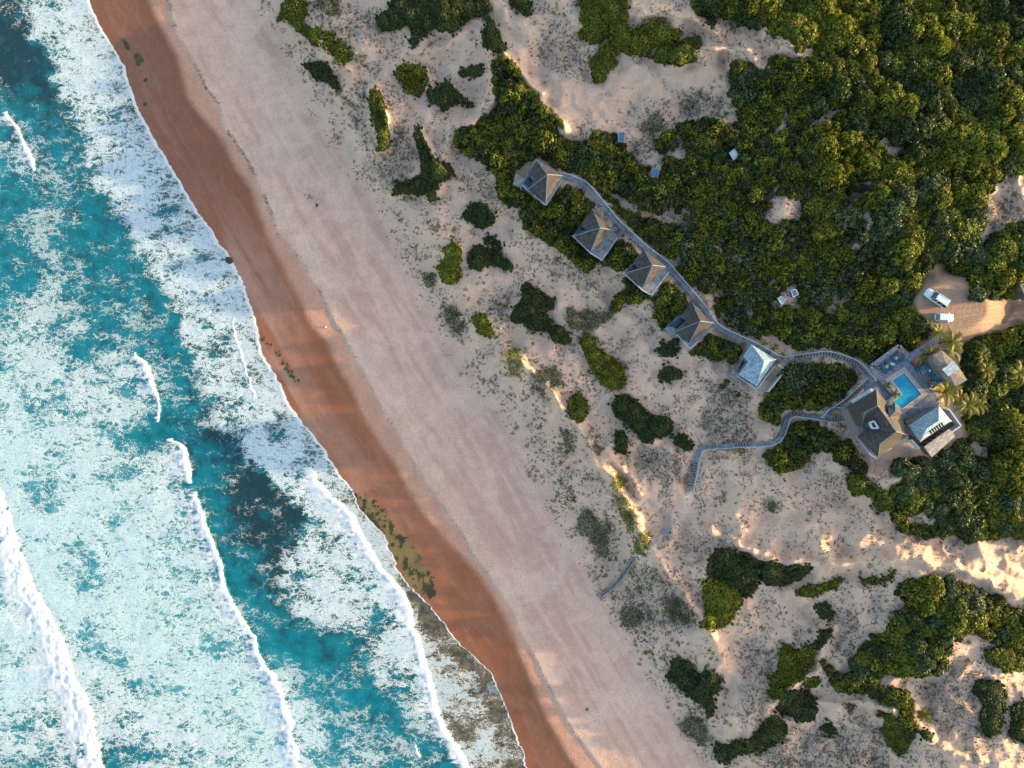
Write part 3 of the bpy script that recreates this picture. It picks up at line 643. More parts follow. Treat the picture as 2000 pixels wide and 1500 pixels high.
THICK = [
 ([(1355,-60),(2060,-60),(2060,590),(1960,588),(1935,590),(1905,592),(1890,570),(1880,548),(1865,535),(1855,515),(1838,515),(1820,530),(1812,550),(1800,570),(1782,592),(1805,610),(1825,640),(1830,660),(1800,690),(1775,692),(1757,672),(1702,712),(1695,735),(1680,712),(1640,692),(1610,686),(1560,692),(1535,697),(1500,682),(1465,667),(1415,648),(1395,625),(1373,590),(1330,545),(1300,512),(1262,480),(1205,425),(1165,375),(1145,355),(1105,340),(1090,322),(1060,306),(1030,312),(1005,332),(1000,352),(1010,362),(1030,376),(1050,395),(1070,402),(1085,380),(1105,360),(1140,372),(1160,395),(1150,415),(1130,440),(1115,462),(1150,496),(1175,510),(1205,468),(1225,470),(1250,490),(1235,512),(1218,535),(1252,568),(1275,580),(1308,535),(1325,560),(1345,588),(1325,620),(1297,643),(1312,660),(1345,683),(1365,668),(1392,640),(1410,655),(1455,678),(1445,700),(1425,725),(1415,750),(1425,765),(1470,782),(1500,790),(1500,760),(1535,718),(1560,706),(1610,700),(1640,705),(1672,722),(1688,742),(1668,762),(1640,788),(1610,803),(1545,800),(1530,805),(1525,825),(1505,832),(1480,785),(1440,772),(1405,752),(1440,740),(1425,700),(1350,692),(1320,672),(1292,640),(1283,612),(1275,580),(1222,594),(1195,608),(1200,587),(1222,560),(1220,535),(1200,517),(1185,512),(1165,518),(1150,537),(1120,512),(1095,487),(1070,470),(1037,457),(1020,443),(1020,398),(990,402),(975,385),(968,345),(955,325),(925,305),(900,290),(885,280),(880,265),(890,253),(925,245),(945,225),(965,205),(970,195),(962,175),(962,130),(968,112),(982,107),(1000,115),(1014,135),(1012,150),(1030,165),(1055,190),(1085,225),(1097,243),(1080,255),(1108,272),(1155,278),(1150,262),(1165,247),(1200,262),(1215,285),(1245,315),(1270,330),(1290,335),(1300,310),(1285,290),(1280,270),(1305,265),(1330,240),(1400,230),(1428,180),(1430,122),(1465,125),(1498,140),(1510,105),(1545,118),(1600,115),(1645,113),(1615,92),(1590,95),(1560,92),(1540,75),(1525,63),(1505,60),(1500,45),(1438,38),(1410,25),(1355,22)]),
 ([(2060,625),(1960,640),(1900,655),(1885,672),(1890,700),(1885,745),(1868,760),(1850,770),(1870,805),(1885,850),(1872,862),(1830,900),(1800,895),(1770,868),(1758,880),(1760,890),(1742,910),(1762,930),(1765,945),(1738,960),(1748,975),(1750,1000),(1745,1015),(1760,1035),(1800,1050),(1825,1053),(1850,1048),(1875,1048),(1890,1060),(1925,1053),(1945,1058),(1965,1045),(2060,1068)]),
 ([(1540,825),(1590,824),(1605,838),(1625,845),(1640,870),(1660,855),(1672,870),(1675,895),(1700,912),(1690,926),(1670,920),(1640,905),(1622,885),(1600,880),(1580,882),(1578,900),(1560,915),(1545,918),(1525,920),(1505,910),(1495,882),(1512,876),(1530,868)]),
 ([(1750,1150),(1760,1135),(1800,1128),(1830,1128),(1875,1140),(1925,1155),(1962,1170),(1970,1190),(1985,1195),(2060,1200),(2060,1265),(1975,1262),(1945,1262),(1940,1250),(1900,1238),(1870,1250),(1865,1275),(1850,1290),(1855,1310),(1830,1320),(1800,1318),(1760,1322),(1740,1322),(1720,1318),(1700,1325),(1740,1345),(1775,1350),(1785,1370),(1785,1400),(1795,1425),(1785,1432),(1770,1420),(1765,1385),(1740,1375),(1720,1370),(1700,1358),(1670,1358),(1650,1352),(1625,1345),(1620,1315),(1605,1300),(1610,1292),(1625,1298),(1640,1315),(1650,1320),(1665,1310),(1660,1290),(1675,1280),(1690,1260),(1700,1248),(1730,1230),(1745,1210),(1765,1195),(1780,1180),(1770,1165),(1745,1160)]),
]
GAPS = [
 [(1488,390),(1500,383),(1520,385),(1545,382),(1572,390),(1573,415),(1560,428),(1535,430),(1515,442),(1497,430),(1510,412)],
 [(1885,330),(1905,333),(1925,350),(1948,350),(1960,350),(1985,328),(2060,320),(2060,420),(1965,445),(1942,455),(1930,492),(1915,478),(1908,460),(1930,435),(1920,405),(1920,385),(1945,370),(1925,355),(1900,345)],
 [(1717,272),(1735,262),(1760,275),(1783,288),(1765,303),(1735,310),(1730,295)],
 [(1590,234),(1605,222),(1640,208),(1675,195),(1672,210),(1640,226),(1605,240)],
 [(1522,242),(1540,205),(1552,210),(1548,235),(1535,252)],
 [(1548,530),(1562,555),(1562,590),(1535,598),(1510,598),(1508,585),(1525,568),(1545,550)],
 [(1425,285),(1440,283),(1450,300),(1440,318),(1422,312)],
 [(1692,375),(1700,345),(1712,350),(1705,378)],
 [(1268,322),(1290,322),(1294,352),(1272,354)],
 [(1203,252),(1222,252),(1224,284),(1205,284)],
 [(1690,440),(1712,420),(1716,440),(1700,452)],
 [(1290,420),(1310,400),(1330,430),(1300,445),(1270,430),(1215,405),(1185,378),(1200,372),(1240,398)],
 [(1345,590),(1378,570),(1400,590),(1390,610),(1372,600)],
 [(1460,660),(1500,650),(1535,665),(1560,680),(1535,695),(1500,680)],
 [(1880,655),(1880,700),(1888,745),(1885,800),(1900,850),(1875,860),(1860,840),(1878,815),(1862,790),(1868,750),(1870,700)],
 [(1530,706),(1580,698),(1630,702),(1640,712),(1600,712),(1550,716)],
 [(1895,858),(1930,868),(1950,885),(1935,900),(1900,885)],
 [(1610,598),(1640,590),(1660,578),(1655,592),(1625,612)],
 [(1300,300),(1320,285),(1345,290),(1350,300),(1320,310)],
 [(1770,1010),(1800,1000),(1845,1015),(1835,1030),(1790,1030)],
 [(1860,1250),(1905,1265),(1890,1300),(1868,1300),(1860,1280)],
 [(1400,230),(1420,190),(1450,205),(1440,235),(1415,245)],
]
ROAD = [(1838,515),(1855,515),(1865,535),(1880,548),(1890,570),(1905,592),(1935,590),(1960,588),(2010,584),(2400,520),(2400,585),(2060,620),(1960,640),(1900,655),(1875,668),(1850,662),(1830,650),(1825,640),(1805,610),(1782,592),(1800,570),(1812,550),(1820,530)]
SMOOTH = [([(1060,190),(1110,150),(1160,165),(1210,130),(1270,115),(1330,130),(1420,130),(1400,160),(1300,175),(1240,205),(1180,235),(1100,245)],.05),
 ([(965,0),(1000,60),(1050,120),(1080,200),(1110,240),(1060,200),(1000,110),(955,50)],.2),
 ([(1105,900),(1170,880),(1215,900),(1260,910),(1262,960),(1220,940),(1150,915)],.1),
 ([(1345,955),(1335,990),(1325,1060),(1345,1070),(1360,1000),(1355,955)],.1),
 ([(1510,1110),(1700,1060),(1850,1070),(2010,1110),(2010,1180),(1900,1140),(1700,1110),(1560,1140)],.35),
 ([(1400,1250),(1440,1240),(1450,1300),(1440,1380),(1400,1400),(1410,1330)],.08),
 ([(1530,1150),(1600,1170),(1590,1230),(1540,1230)],.3),
 ([(1590,1260),(1620,1280),(1600,1350),(1640,1370),(1700,1370),(1760,1390),(1700,1390),(1600,1410),(1500,1430),(1500,1380),(1580,1350)],.15),
 ([(870,545),(930,530),(960,550),(930,580),(880,575)],.15)]
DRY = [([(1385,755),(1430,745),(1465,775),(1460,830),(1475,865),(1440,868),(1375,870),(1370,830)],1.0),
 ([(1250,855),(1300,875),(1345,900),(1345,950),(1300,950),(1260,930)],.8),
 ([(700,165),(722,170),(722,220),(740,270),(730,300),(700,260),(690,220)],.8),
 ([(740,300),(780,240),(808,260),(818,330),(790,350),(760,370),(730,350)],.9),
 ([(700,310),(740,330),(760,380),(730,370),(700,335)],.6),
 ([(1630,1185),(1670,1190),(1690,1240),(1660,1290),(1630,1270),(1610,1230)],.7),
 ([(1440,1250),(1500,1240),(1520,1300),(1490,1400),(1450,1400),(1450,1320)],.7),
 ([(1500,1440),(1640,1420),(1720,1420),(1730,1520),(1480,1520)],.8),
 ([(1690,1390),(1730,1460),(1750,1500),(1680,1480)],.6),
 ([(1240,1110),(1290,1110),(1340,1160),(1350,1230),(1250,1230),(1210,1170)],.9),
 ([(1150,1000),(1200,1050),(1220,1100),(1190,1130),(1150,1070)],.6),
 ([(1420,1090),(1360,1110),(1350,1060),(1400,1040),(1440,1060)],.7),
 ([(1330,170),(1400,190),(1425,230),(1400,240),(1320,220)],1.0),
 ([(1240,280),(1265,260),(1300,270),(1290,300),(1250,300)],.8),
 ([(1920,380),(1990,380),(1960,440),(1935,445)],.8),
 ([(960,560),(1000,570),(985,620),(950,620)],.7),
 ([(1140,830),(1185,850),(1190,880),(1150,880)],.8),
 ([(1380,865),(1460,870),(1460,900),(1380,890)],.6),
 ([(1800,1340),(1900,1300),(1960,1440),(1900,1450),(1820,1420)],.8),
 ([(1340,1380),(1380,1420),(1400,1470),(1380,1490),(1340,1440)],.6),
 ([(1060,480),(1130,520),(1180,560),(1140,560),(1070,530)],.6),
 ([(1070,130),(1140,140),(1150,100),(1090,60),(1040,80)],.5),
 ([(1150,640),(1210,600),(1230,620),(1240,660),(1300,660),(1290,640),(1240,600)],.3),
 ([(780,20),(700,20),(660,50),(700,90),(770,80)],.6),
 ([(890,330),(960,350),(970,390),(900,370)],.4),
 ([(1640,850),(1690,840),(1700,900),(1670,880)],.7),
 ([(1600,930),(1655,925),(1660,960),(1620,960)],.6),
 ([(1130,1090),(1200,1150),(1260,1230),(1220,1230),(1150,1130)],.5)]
WALKS = {}
BUILD_CLEAR = [[(1000,330),(1050,305),(1105,340),(1070,405),(1010,370)],[(1113,460),(1155,405),(1212,462),(1178,512)],[(1215,535),(1258,480),(1312,532),(1278,582)],[(1293,645),(1350,583),(1402,632),(1350,690)],[(1418,738),(1465,662),(1540,715),(1500,772),(1478,765)],
 [(1645,800),(1702,712),(1757,670),(1800,695),(1840,655),(1895,742),(1880,830),(1830,900),(1715,898),(1668,850)]]
PATHS = [([(1098,343),(1120,350),(1145,363),(1165,385),(1205,435),(1262,487),(1300,515),(1330,550),(1373,600),(1397,636),(1415,648),(1465,670),(1500,688),(1522,703),(1545,699),(1575,695),(1612,690),(1640,696),(1678,712),(1694,733),(1704,746)], 15),
 ([(1694,742),(1672,764),(1643,790),(1620,803),(1611,812),(1606,818)], 12), ([(1658,817),(1640,821),(1622,821),(1598,815),(1570,811),(1548,808),(1538,813),(1533,828),(1526,850),(1516,862),(1500,867),(1440,869)], 12), ([(1773,701),(1800,683),(1822,668),(1838,655)], 15)]
gpx = np.arange(-100, 2160, 4.0); gpy = np.arange(-100, 1620, 4.0)
GX, GY = np.meshgrid(gpx, gpy)
def raster(polys, w=0):
    m = np.zeros(GX.shape)
    for p in polys:
        p, v = (p if isinstance(p[1], float) else (p, 1.0))
        m = np.maximum(m, inpoly(GX + w * 14 * (fbm(GX/20, GY/20, 3, 1) - .5), GY + w * 14 * (fbm(GX/20, GY/20, 3, 4) - .5), p) * v)
    return m
def blur(m, n=1):
    for _ in range(n):
        m = (np.roll(m,1,0)+m+np.roll(m,-1,0))/3; m = (np.roll(m,1,1)+m+np.roll(m,-1,1))/3
    return m
def gsamp(M, px, py):
    x = np.clip((px + 100) / 4.0, 0, M.shape[1] - 1.001); y = np.clip((py + 100) / 4.0, 0, M.shape[0] - 1.001)
    xi = x.astype(int); yi = y.astype(int); fx = x - xi; fy = y - yi
    return M[yi, xi]*(1-fx)*(1-fy) + M[yi, xi+1]*fx*(1-fy) + M[yi+1, xi]*(1-fx)*fy + M[yi+1, xi+1]*fx*fy
M_thick = raster(THICK, 1) * (1 - raster(GAPS, 1)) * (1 - raster([ROAD])) * (1 - raster(BUILD_CLEAR))
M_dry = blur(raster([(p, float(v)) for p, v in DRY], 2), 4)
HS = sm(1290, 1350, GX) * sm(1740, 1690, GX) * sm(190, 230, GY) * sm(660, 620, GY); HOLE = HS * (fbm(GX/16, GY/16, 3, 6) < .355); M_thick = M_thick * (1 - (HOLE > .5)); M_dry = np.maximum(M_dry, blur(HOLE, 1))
for p_, w_ in PATHS: M_thick = M_thick * (segdist(GX, GY, p_) > w_)
M_thick = M_thick * (segdist(GX, GY, ROAD, True) > 7)
M_bush = raster([b_[0] for b_ in BUSH])
M_smooth = np.zeros(GX.shape)
for p, v in SMOOTH: M_smooth = np.maximum(M_smooth, inpoly(GX, GY, p) * (1.0 - v))
M_smooth = blur(M_smooth, 3)
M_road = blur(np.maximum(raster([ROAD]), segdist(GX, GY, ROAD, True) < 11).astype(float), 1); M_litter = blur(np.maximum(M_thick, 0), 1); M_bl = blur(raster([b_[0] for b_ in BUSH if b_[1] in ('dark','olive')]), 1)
REEF = [(690,965),(715,970),(740,987),(760,1010),(777,1042),(812,1070),(835,1110),(850,1150),(845,1178),(825,1160),(800,1140),(785,1120),(765,1080),(750,1045),(717,1010),(697,985)]

# ------------------------------------------------------------------ ground sheets
def axis(a, b, step, far):
    core = np.arange(a, b + step/2, step); g = []; d = step; x = 0
    while x < far: d *= 1.28; x += d; g.append(x)
    g = np.array(g); return np.concatenate([(a - g)[::-1], core, b + g])
def grid_mesh(name, xs, ys, P, keep, attrs, mat, smooth=True):
    ny, nx = len(ys), len(xs)
    idx = np.arange(nx*ny).reshape(ny, nx)
    q = np.stack([idx[1:, :-1], idx[1:, 1:], idx[:-1, 1:], idx[:-1, :-1]], -1).reshape(-1, 4)
    q = q[keep.ravel()]
    used = np.zeros(nx*ny, bool); used[q.ravel()] = True
    remap = np.cumsum(used) - 1; q = remap[q]
    me = bpy.data.meshes.new(name); nv = int(used.sum()); nf = len(q)
    me.vertices.add(nv); me.vertices.foreach_set('co', P[used].astype(np.float32).ravel())
    me.loops.add(nf*4); me.loops.foreach_set('vertex_index', q.astype(np.int32).ravel())
    me.polygons.add(nf); me.polygons.foreach_set('loop_start', np.arange(0, nf*4, 4, dtype=np.int32))
    me.polygons.foreach_set('use_smooth', np.ones(nf, bool))
    for k, v in attrs.items():
        if v.ndim == 2:
            a = me.color_attributes.new(k, 'FLOAT_COLOR', 'POINT'); c = np.ones((nv, 4), np.float32); c[:, :3] = v[used]
            a.data.foreach_set('color', c.ravel())
        else:
            a = me.attributes.new(k, 'FLOAT', 'POINT'); a.data.foreach_set('value', v[used].astype(np.float32))
    me.materials.append(MATS[mat]); me.update(calc_edges=True)
    o = bpy.data.objects.new(name, me); col.objects.link(o); tag(o, kind='structure'); return o

xs = axis(-60, 2060, 2.6, 26000); ys = axis(-60, 1560, 2.6, 26000)
XX, YY = np.meshgrid(xs, ys); px, py = XX.ravel(), YY.ravel()
Z = hgt(px, py)
P = np.stack(W(px, py, Z), -1)
u = px - WL(py)
def mixc(c, d, w): return c * (1 - w[:, None]) + np.array(d)[None] * w[:, None]
n_big = fbm(px/60, py/60, 4, 2); n_str = fbm((px - py*.57)/14 + 3, py/110, 4, 3); n_fine = fbm(px/7, py/7, 3, 5)
C = np.tile(np.array([.575,.37,.275]), (len(px), 1))
C = mixc(C, (.49,.295,.225), sm(.45,.62,n_str) * sm(0, 60, px - E2(py)) * sm(40, -20, px - TOE(py)) * .8)
C = mixc(C, (.62,.42,.32), sm(.5,.65,n_big) * .6)
dune = sm(-15, 40, px - TOE(py))
C = mixc(C, (.62,.41,.285), dune * .85)
# tide and wheel lines on the upper beach
for off, w, s in ((-110, 1.6, .35), (-125, 1.6, .35), (0, 4, .30), (-26, 3, .22), (-62, 6, .22), (-70, 2, .3), (20, 3, .15)):
    d = px - (TOE(py) - 95 + off + 10*(fbm(py/60, py*0+off, 2, 1)-.5))
    C = mixc(C, (.36,.27,.24), s * np.exp(-(d/w)**2) * sm(.35,.6,fbm(px/20,py/30,3,6)))
mo = sm(6, -10, px - E2(py) + 10*(fbm(px/30, py/30, 3, 2)-.5))
C = mixc(C, (.47,.245,.16), mo * .85)
wet = sm(14, -10, px - ED(py) - 5*(fbm(px/20,py/20,3,1)-.5))
wcol = np.tile(np.array([.27,.098,.048]), (len(px), 1))
wcol = mixc(wcol, (.33,.14,.08), sm(.42,.62, fbm((px-py*.57)/26, py/70, 4, 4)) * .4)
wcol = mixc(wcol, (.38,.215,.155), sm(120, 15, u) * .8 * sm(.25,.6,n_str) * sm(1150, 950, py))
wcol = mixc(wcol, (.20,.085,.05), sm(520, 330, py) * .75); wcol = mixc(wcol, (.34,.13,.065), sm(620, 900, py) * sm(1300, 1100, py) * sm(.4,.6,n_big) * .5)  # wet sand darkened towards the top end, shade put into its colour
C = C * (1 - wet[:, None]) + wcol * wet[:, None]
for off, amp in ((30, 9), (52, 14), (85, 16)):
    d = u - off - amp*(fbm(py/35 + off, py*0+2, 3, 2)-.5)*2
    C = mixc(C, (.42,.27,.2), wet * .16 * np.exp(-(d/1.8)**2) * sm(.4,.6,fbm(px/40,py/40,2,1)))
rf = inpoly(px + 14*(n_fine-.5), py + 14*(vnoise(px/6,py/6,2)-.5), REEF).astype(float)
C = mixc(C, (.19,.14,.055), rf * .9); C = mixc(C, (.05,.048,.022), rf * sm(.5,.6,fbm(px/9,py/14,4,6)))
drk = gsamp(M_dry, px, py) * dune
C = mixc(C, (.30,.23,.18), drk * .75 * sm(.25,.6,n_fine + .25*drk))  # ground under dry scrub; the darkening also stands in for dune shade
C = mixc(C, (.44,.33,.26), dune * .5 * sm(.52,.7,fbm(px/22,py/22,4,7)) * (1 - gsamp(M_smooth,px,py)))
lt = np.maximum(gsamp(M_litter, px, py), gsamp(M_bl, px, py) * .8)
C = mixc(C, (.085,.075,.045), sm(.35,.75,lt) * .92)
rd = gsamp(M_road, px, py); C = mixc(C, (.33,.215,.145), sm(.3,.8,rd))
for k_ in range(6):
    d = py - (628 - (px-1850)*.16 + (k_-2.5)*8 + 4*np.sin(px/60+k_))
    C = mixc(C, (.16,.095,.055), rd * .4 * np.exp(-(d/1.3)**2) * sm(1830,1900,px))
fp = segdist(px, py, [(1347,958),(1338,1000),(1322,1030),(1275,1070),(1240,1090)])
C = mixc(C, (.58,.46,.36), sm(9, 3, fp) * .8)
wetA = np.clip(wet * (.55 + .45*sm(60,0,u)), 0, 1)
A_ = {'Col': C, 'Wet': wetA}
cx = (XX[1:, 1:] + XX[:-1, :-1]) / 2; cy = (YY[1:, 1:] + YY[:-1, :-1]) / 2
isroad = inpoly(cx, cy, ROAD); iswet = (cx < ED(cy)); isbeach = (cx < TOE(cy)) & ~iswet & ~isroad
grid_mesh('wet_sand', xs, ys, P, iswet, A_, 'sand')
grid_mesh('beach', xs, ys, P, isbeach, A_, 'sand')
grid_mesh('dirt_road', xs, ys, P, isroad, A_, 'sand')
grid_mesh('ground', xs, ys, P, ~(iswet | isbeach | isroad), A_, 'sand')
# water
xs2 = axis(-60, 1090, 2.0, 26000); xs2 = xs2[xs2 < 1700]
ys2 = axis(-60, 1560, 2.0, 26000)
XX, YY = np.meshgrid(xs2, ys2); px, py = XX.ravel(), YY.ravel()
f_, t_, s_, c_, z_ = sea_attrs(px, py)
P2 = np.stack(W(px, py, z_), -1)
cx = (XX[1:, 1:] + XX[:-1, :-1]) / 2; cy = (YY[1:, 1:] + YY[:-1, :-1]) / 2
grid_mesh('water', xs2, ys2, P2, cx < WLN(cx, cy) + 1.0, {'Foam': f_, 'Tone': t_, 'Shallow': s_, 'Crest': c_}, 'sea')

# ------------------------------------------------------------------ foliage
def cubesphere(n=3):
    v = []; q = []
    for ax in range(3):
        for sgn in (-1, 1):
            base = len(v)
            for i in range(n+1):
                for j in range(n+1):
                    a_, b_ = -1 + 2*i/n, -1 + 2*j/n; p = [0,0,0]; p[ax] = sgn; p[(ax+1)%3] = a_*sgn; p[(ax+2)%3] = b_
                    l = math.sqrt(sum(c*c for c in p)); v.append([c/l for c in p])
            for i in range(n):
                for j in range(n):
                    k = base + i*(n+1) + j; q.append([k, k+n+1, k+n+2, k+1])
    return np.array(v), np.array(q)
CSV, CSQ = cubesphere()
def foliage(lumps, dens, leaf, r_, tintvar=.35, core=True, loose=0.0):
    """lumps: n x 5 (x,y,z,r,h). returns verts, quads, tint, midx"""
    lumps = np.asarray(lumps, float); n = len(lumps)
    area = lumps[:, 3]**2 * 2 * math.pi * .9
    cnt = np.maximum(4, (area * dens)).astype(int); li = np.repeat(np.arange(n), cnt); m = len(li)
    ct = r_.random(m) ** .75; th = r_.random(m) * 2 * math.pi; st = np.sqrt(1 - ct*ct)
    nr = np.stack([st*np.cos(th), st*np.sin(th), ct], -1)
    L_ = lumps[li]; rad = 1 + (r_.random(m) - .62) * .3 + loose * (r_.random(m) - .5)
    c = np.stack([L_[:,0] + nr[:,0]*L_[:,3]*rad, L_[:,1] + nr[:,1]*L_[:,3]*rad, L_[:,2] + nr[:,2]*L_[:,4]*rad], -1)
    keep = np.ones(m, bool)
    if n > 1 and n <= 400:
        for s0 in range(0, m, 20000):
            cc = c[s0:s0+20000]
            d = ((cc[:,None,0]-lumps[None,:,0])**2 + (cc[:,None,1]-lumps[None,:,1])**2)/(lumps[None,:,3]**2) + (np.maximum(cc[:,None,2]-lumps[None,:,2],0)**2)/(lumps[None,:,4]**2)
            keep[s0:s0+20000] = (d > .66).all(1)
    c = c[keep]; nr = nr[keep]; m = len(c)
    nn = nr * .8 + r_.normal(size=(m,3)) * .55; nn /= np.linalg.norm(nn, axis=1)[:,None]
    t = np.cross(nn, r_.normal(size=(m,3))); t /= np.linalg.norm(t, axis=1)[:,None] + 1e-9; b_ = np.cross(nn, t)
    sz = leaf * (.55 + .9 * r_.random(m))[:,None]; t = t*sz*.5; b_ = b_*sz*.34
    v = np.stack([c - t, c - b_ - .1*t, c + t, c + b_ - .1*t], 1).reshape(-1, 3)
    q = np.arange(m*4).reshape(-1, 4)
    tv = 1 + (r_.random(m) - .45) * 2 * tintvar; hue = (r_.random(m) - .5) * .25
    lt_ = (.72 + .6*r_.random(n))[li[keep]]; lh = ((r_.random(n) - .5)*.3)[li[keep]]; tint = np.repeat(np.stack([tv*lt_*(1+hue+lh), tv*lt_, tv*lt_*(1-hue-lh)], -1), 4, 0); mi = np.zeros(m)
    if core:  # dark solid cores for the twigs, added to block light through the leaves
        cv = (CSV[None] * np.stack([lumps[:,3], lumps[:,3], lumps[:,4]], -1)[:,None]*.84 + lumps[:,None,:3]).reshape(-1,3)
        cq = (CSQ[None] + (np.arange(n)*len(CSV))[:,None,None]).reshape(-1,4) + len(v)
        v = np.concatenate([v, cv]); q = np.concatenate([q, cq]); tint = np.concatenate([tint, np.ones((len(cv),3))]); mi = np.concatenate([mi, np.ones(len(cq))])
    return v, q, tint, mi
TONEMAT = {'dark':'leaf_dark','olive':'leaf_olive','yellow':'leaf_yellow','grey':'leaf_grey'}
def stem_mesh():
    s = MB()
    for k in range(5):
        a_ = k*1.256; s.cyl((.06*math.cos(a_), .06*math.sin(a_), -.1), .07, .62, 6, r2=.03, axis=(math.cos(a_)*.55, math.sin(a_)*.55, 1))
    me = bpy.data.meshes.new('stem'); me.from_pydata(s.v, [], s.f); me.materials.append(MATS['bark']); me.update(); return me
STEM = stem_mesh()
def ragged(poly, k=5.0):
    out = []
    for (x0, y0), (x1, y1) in zip(poly, poly[1:] + poly[:1]):
        n = max(1, int(math.hypot(x1-x0, y1-y0) / 5))
        for i in range(n):
            x = x0 + (x1-x0)*i/n; y = y0 + (y1-y0)*i/n; a = np.array([x]); b = np.array([y])
            out.append((x + float(k*2*(fbm(a/9, b/9, 3, 1)[0]-.5)), y + float(k*2*(fbm(a/9+30, b/9, 3, 2)[0]-.5))))
    return out
for poly, tone, hh, label in BUSH:
    poly = ragged(poly)
    xs_ = [p[0] for p in poly]; ys_ = [p[1] for p in poly]
    n = 2500; qx = rng.uniform(min(xs_)-2, max(xs_)+2, n); qy = rng.uniform(min(ys_)-2, max(ys_)+2, n)
    ins = inpoly(qx, qy, poly); qx, qy = qx[ins], qy[ins]
    d = segdist(qx, qy, poly, True); loose = tone in ('grey',) or (tone == 'yellow' and hh < 1.0)
    o_ = np.argsort(-d * (.6 + .4*rng.random(len(d)))); pl = []
    rmax = 15 if not loose else 6
    for i in o_:
        r0 = min(max(d[i]*rng.uniform(.85, 1.1), 3.0 if not loose else 2.2), rmax*rng.uniform(.65, 1.0))
        if d[i] < r0*.55 and r0 > 3.3: continue
        if any((qx[i]-a_[0])**2 + (qy[i]-a_[1])**2 < ((.62 if not loose else .8)*max(r0, a_[2]))**2 for a_ in pl): continue
        pl.append((qx[i], qy[i], r0, d[i]))
        if len(pl) > 230: break
    if loose: pl = [p_ for p_ in pl if rng.random() > .3] or pl
    ed_ = [i for i in range(len(pl)) if pl[i][3] < 6]; 
    for i in ed_[:60]:
        if rng.random() < .9: a_ = rng.random()*6.28; rr_ = rng.uniform(3, 12); pl.append((pl[i][0] + math.cos(a_)*rr_, pl[i][1] + math.sin(a_)*rr_, rng.uniform(1.2, 3.4), 1.0))
    A = np.array(pl); g = hgt(A[:,0], A[:,1]); dome = np.clip(A[:,3]/(max(A[:,3].max(), 8)), .25, 1)
    top = g + hh*(.4 + .6*dome)*rng.uniform(.7, 1.25, len(A)); w_ = np.stack(W(A[:,0], A[:,1], (g+top)/2), -1)
    rr = A[:,2]*S*.96; z0 = np.maximum(g - .2, top - np.maximum(rr*1.1, hh*.35)); hh_ = top - z0
    lum = np.stack([w_[:,0], w_[:,1], z0, rr, hh_], -1)
    # skirts so that steep sides reach the ground
    v, q, tn, mi = foliage(lum, 34 if not loose else 44, .29 if not loose else .26, rng, .5, core=not loose, loose=.5 if loose else .1)
    cx_, cy_ = w_[:,0].mean(), w_[:,1].mean(); gz = hp(A[:,0].mean(), A[:,1].mean())
    root = thing('bush', label, 'bush', (cx_, cy_, gz), 0)
    me = quads_mesh('foliage', v - np.array([cx_, cy_, gz]), q, tn, mi); o = link('foliage', me, root, (TONEMAT[tone], 'dark_twig_core'))
    st = link('stem', STEM, root); st.scale = (hh, hh, hh*.8)

# thicket: crown variants, the largest 290 as shrubs of their own
variants = []
for k in range(9):
    r_ = np.random.default_rng(50 + k); lum = [(0,0,.0,.55,.75)]
    nl = 9 + k % 3
    for i in range(nl):
        a_ = i*2*math.pi/nl + r_.random(); dd_ = r_.uniform(.38,.68); rr = r_.uniform(.26,.42)
        lum.append((math.cos(a_)*dd_, math.sin(a_)*dd_, r_.uniform(-.12,.08), rr, r_.uniform(.4,.62)))
    for i in range(4):
        a_ = r_.random()*6.28; lum.append((math.cos(a_)*.28, math.sin(a_)*.28, .28, r_.uniform(.22,.34), r_.uniform(.35,.5)))
    variants.append((foliage(lum, 150, .155, r_, .4), foliage(lum, 48, .22, r_, .5)))
VM = {}
def vmesh(k, tone):
    if (k, tone) not in VM:
        v, q, tn, mi = variants[k][0]; me = quads_mesh('foliage', v, q, tn, mi)
        me.materials.append(MATS[TONEMAT[tone]]); me.materials.append(MATS['dark_twig_core']); VM[(k, tone)] = me
    return VM[(k, tone)]
cand = []
r_ = np.random.default_rng(11)
NC = 90000; qx = r_.uniform(865, 2055, NC); qy = r_.uniform(-55, 1450, NC)
mm = gsamp(M_thick, qx, qy) > .85; qx, qy = qx[mm], qy[mm]
Mi = blur((M_thick > .5).astype(float), 6); dn_ = gsamp(Mi, qx, qy)
zone = fbm(qx/90, qy/90, 3, 3)
forest = ((qx > 1590) & (qy < 470)) | (qx > 1735) | ((qx > 1380) & (qy < 60)) | (qy > 1120)
rad = np.where(dn_ > .97, np.where(forest, r_.uniform(9, 27, len(qx)), r_.uniform(6.5, 17, len(qx))), np.where(dn_ > .75, r_.uniform(6.5, 15, len(qx)), r_.uniform(4.5, 8.5, len(qx))))
ordr = np.argsort(-rad); acc = []; cell = {}
for i in ordr:
    x, y, r0 = qx[i], qy[i], rad[i]; gx_, gy_ = int(x//40), int(y//40); ok = True
    for ax in (-1,0,1):
        for ay in (-1,0,1):
            for (x2, y2, r2) in cell.get((gx_+ax, gy_+ay), ()):
                if (x-x2)**2 + (y-y2)**2 < ((.76 if x > 1590 else .70)*.5*(r0+r2) + .18*r0)**2 * 1.25: ok = False; break
            if not ok: break
        if not ok: break
    if ok: cell.setdefault((gx_, gy_), []).append((x, y, r0)); acc.append(i)
print('thicket crowns', len(acc))
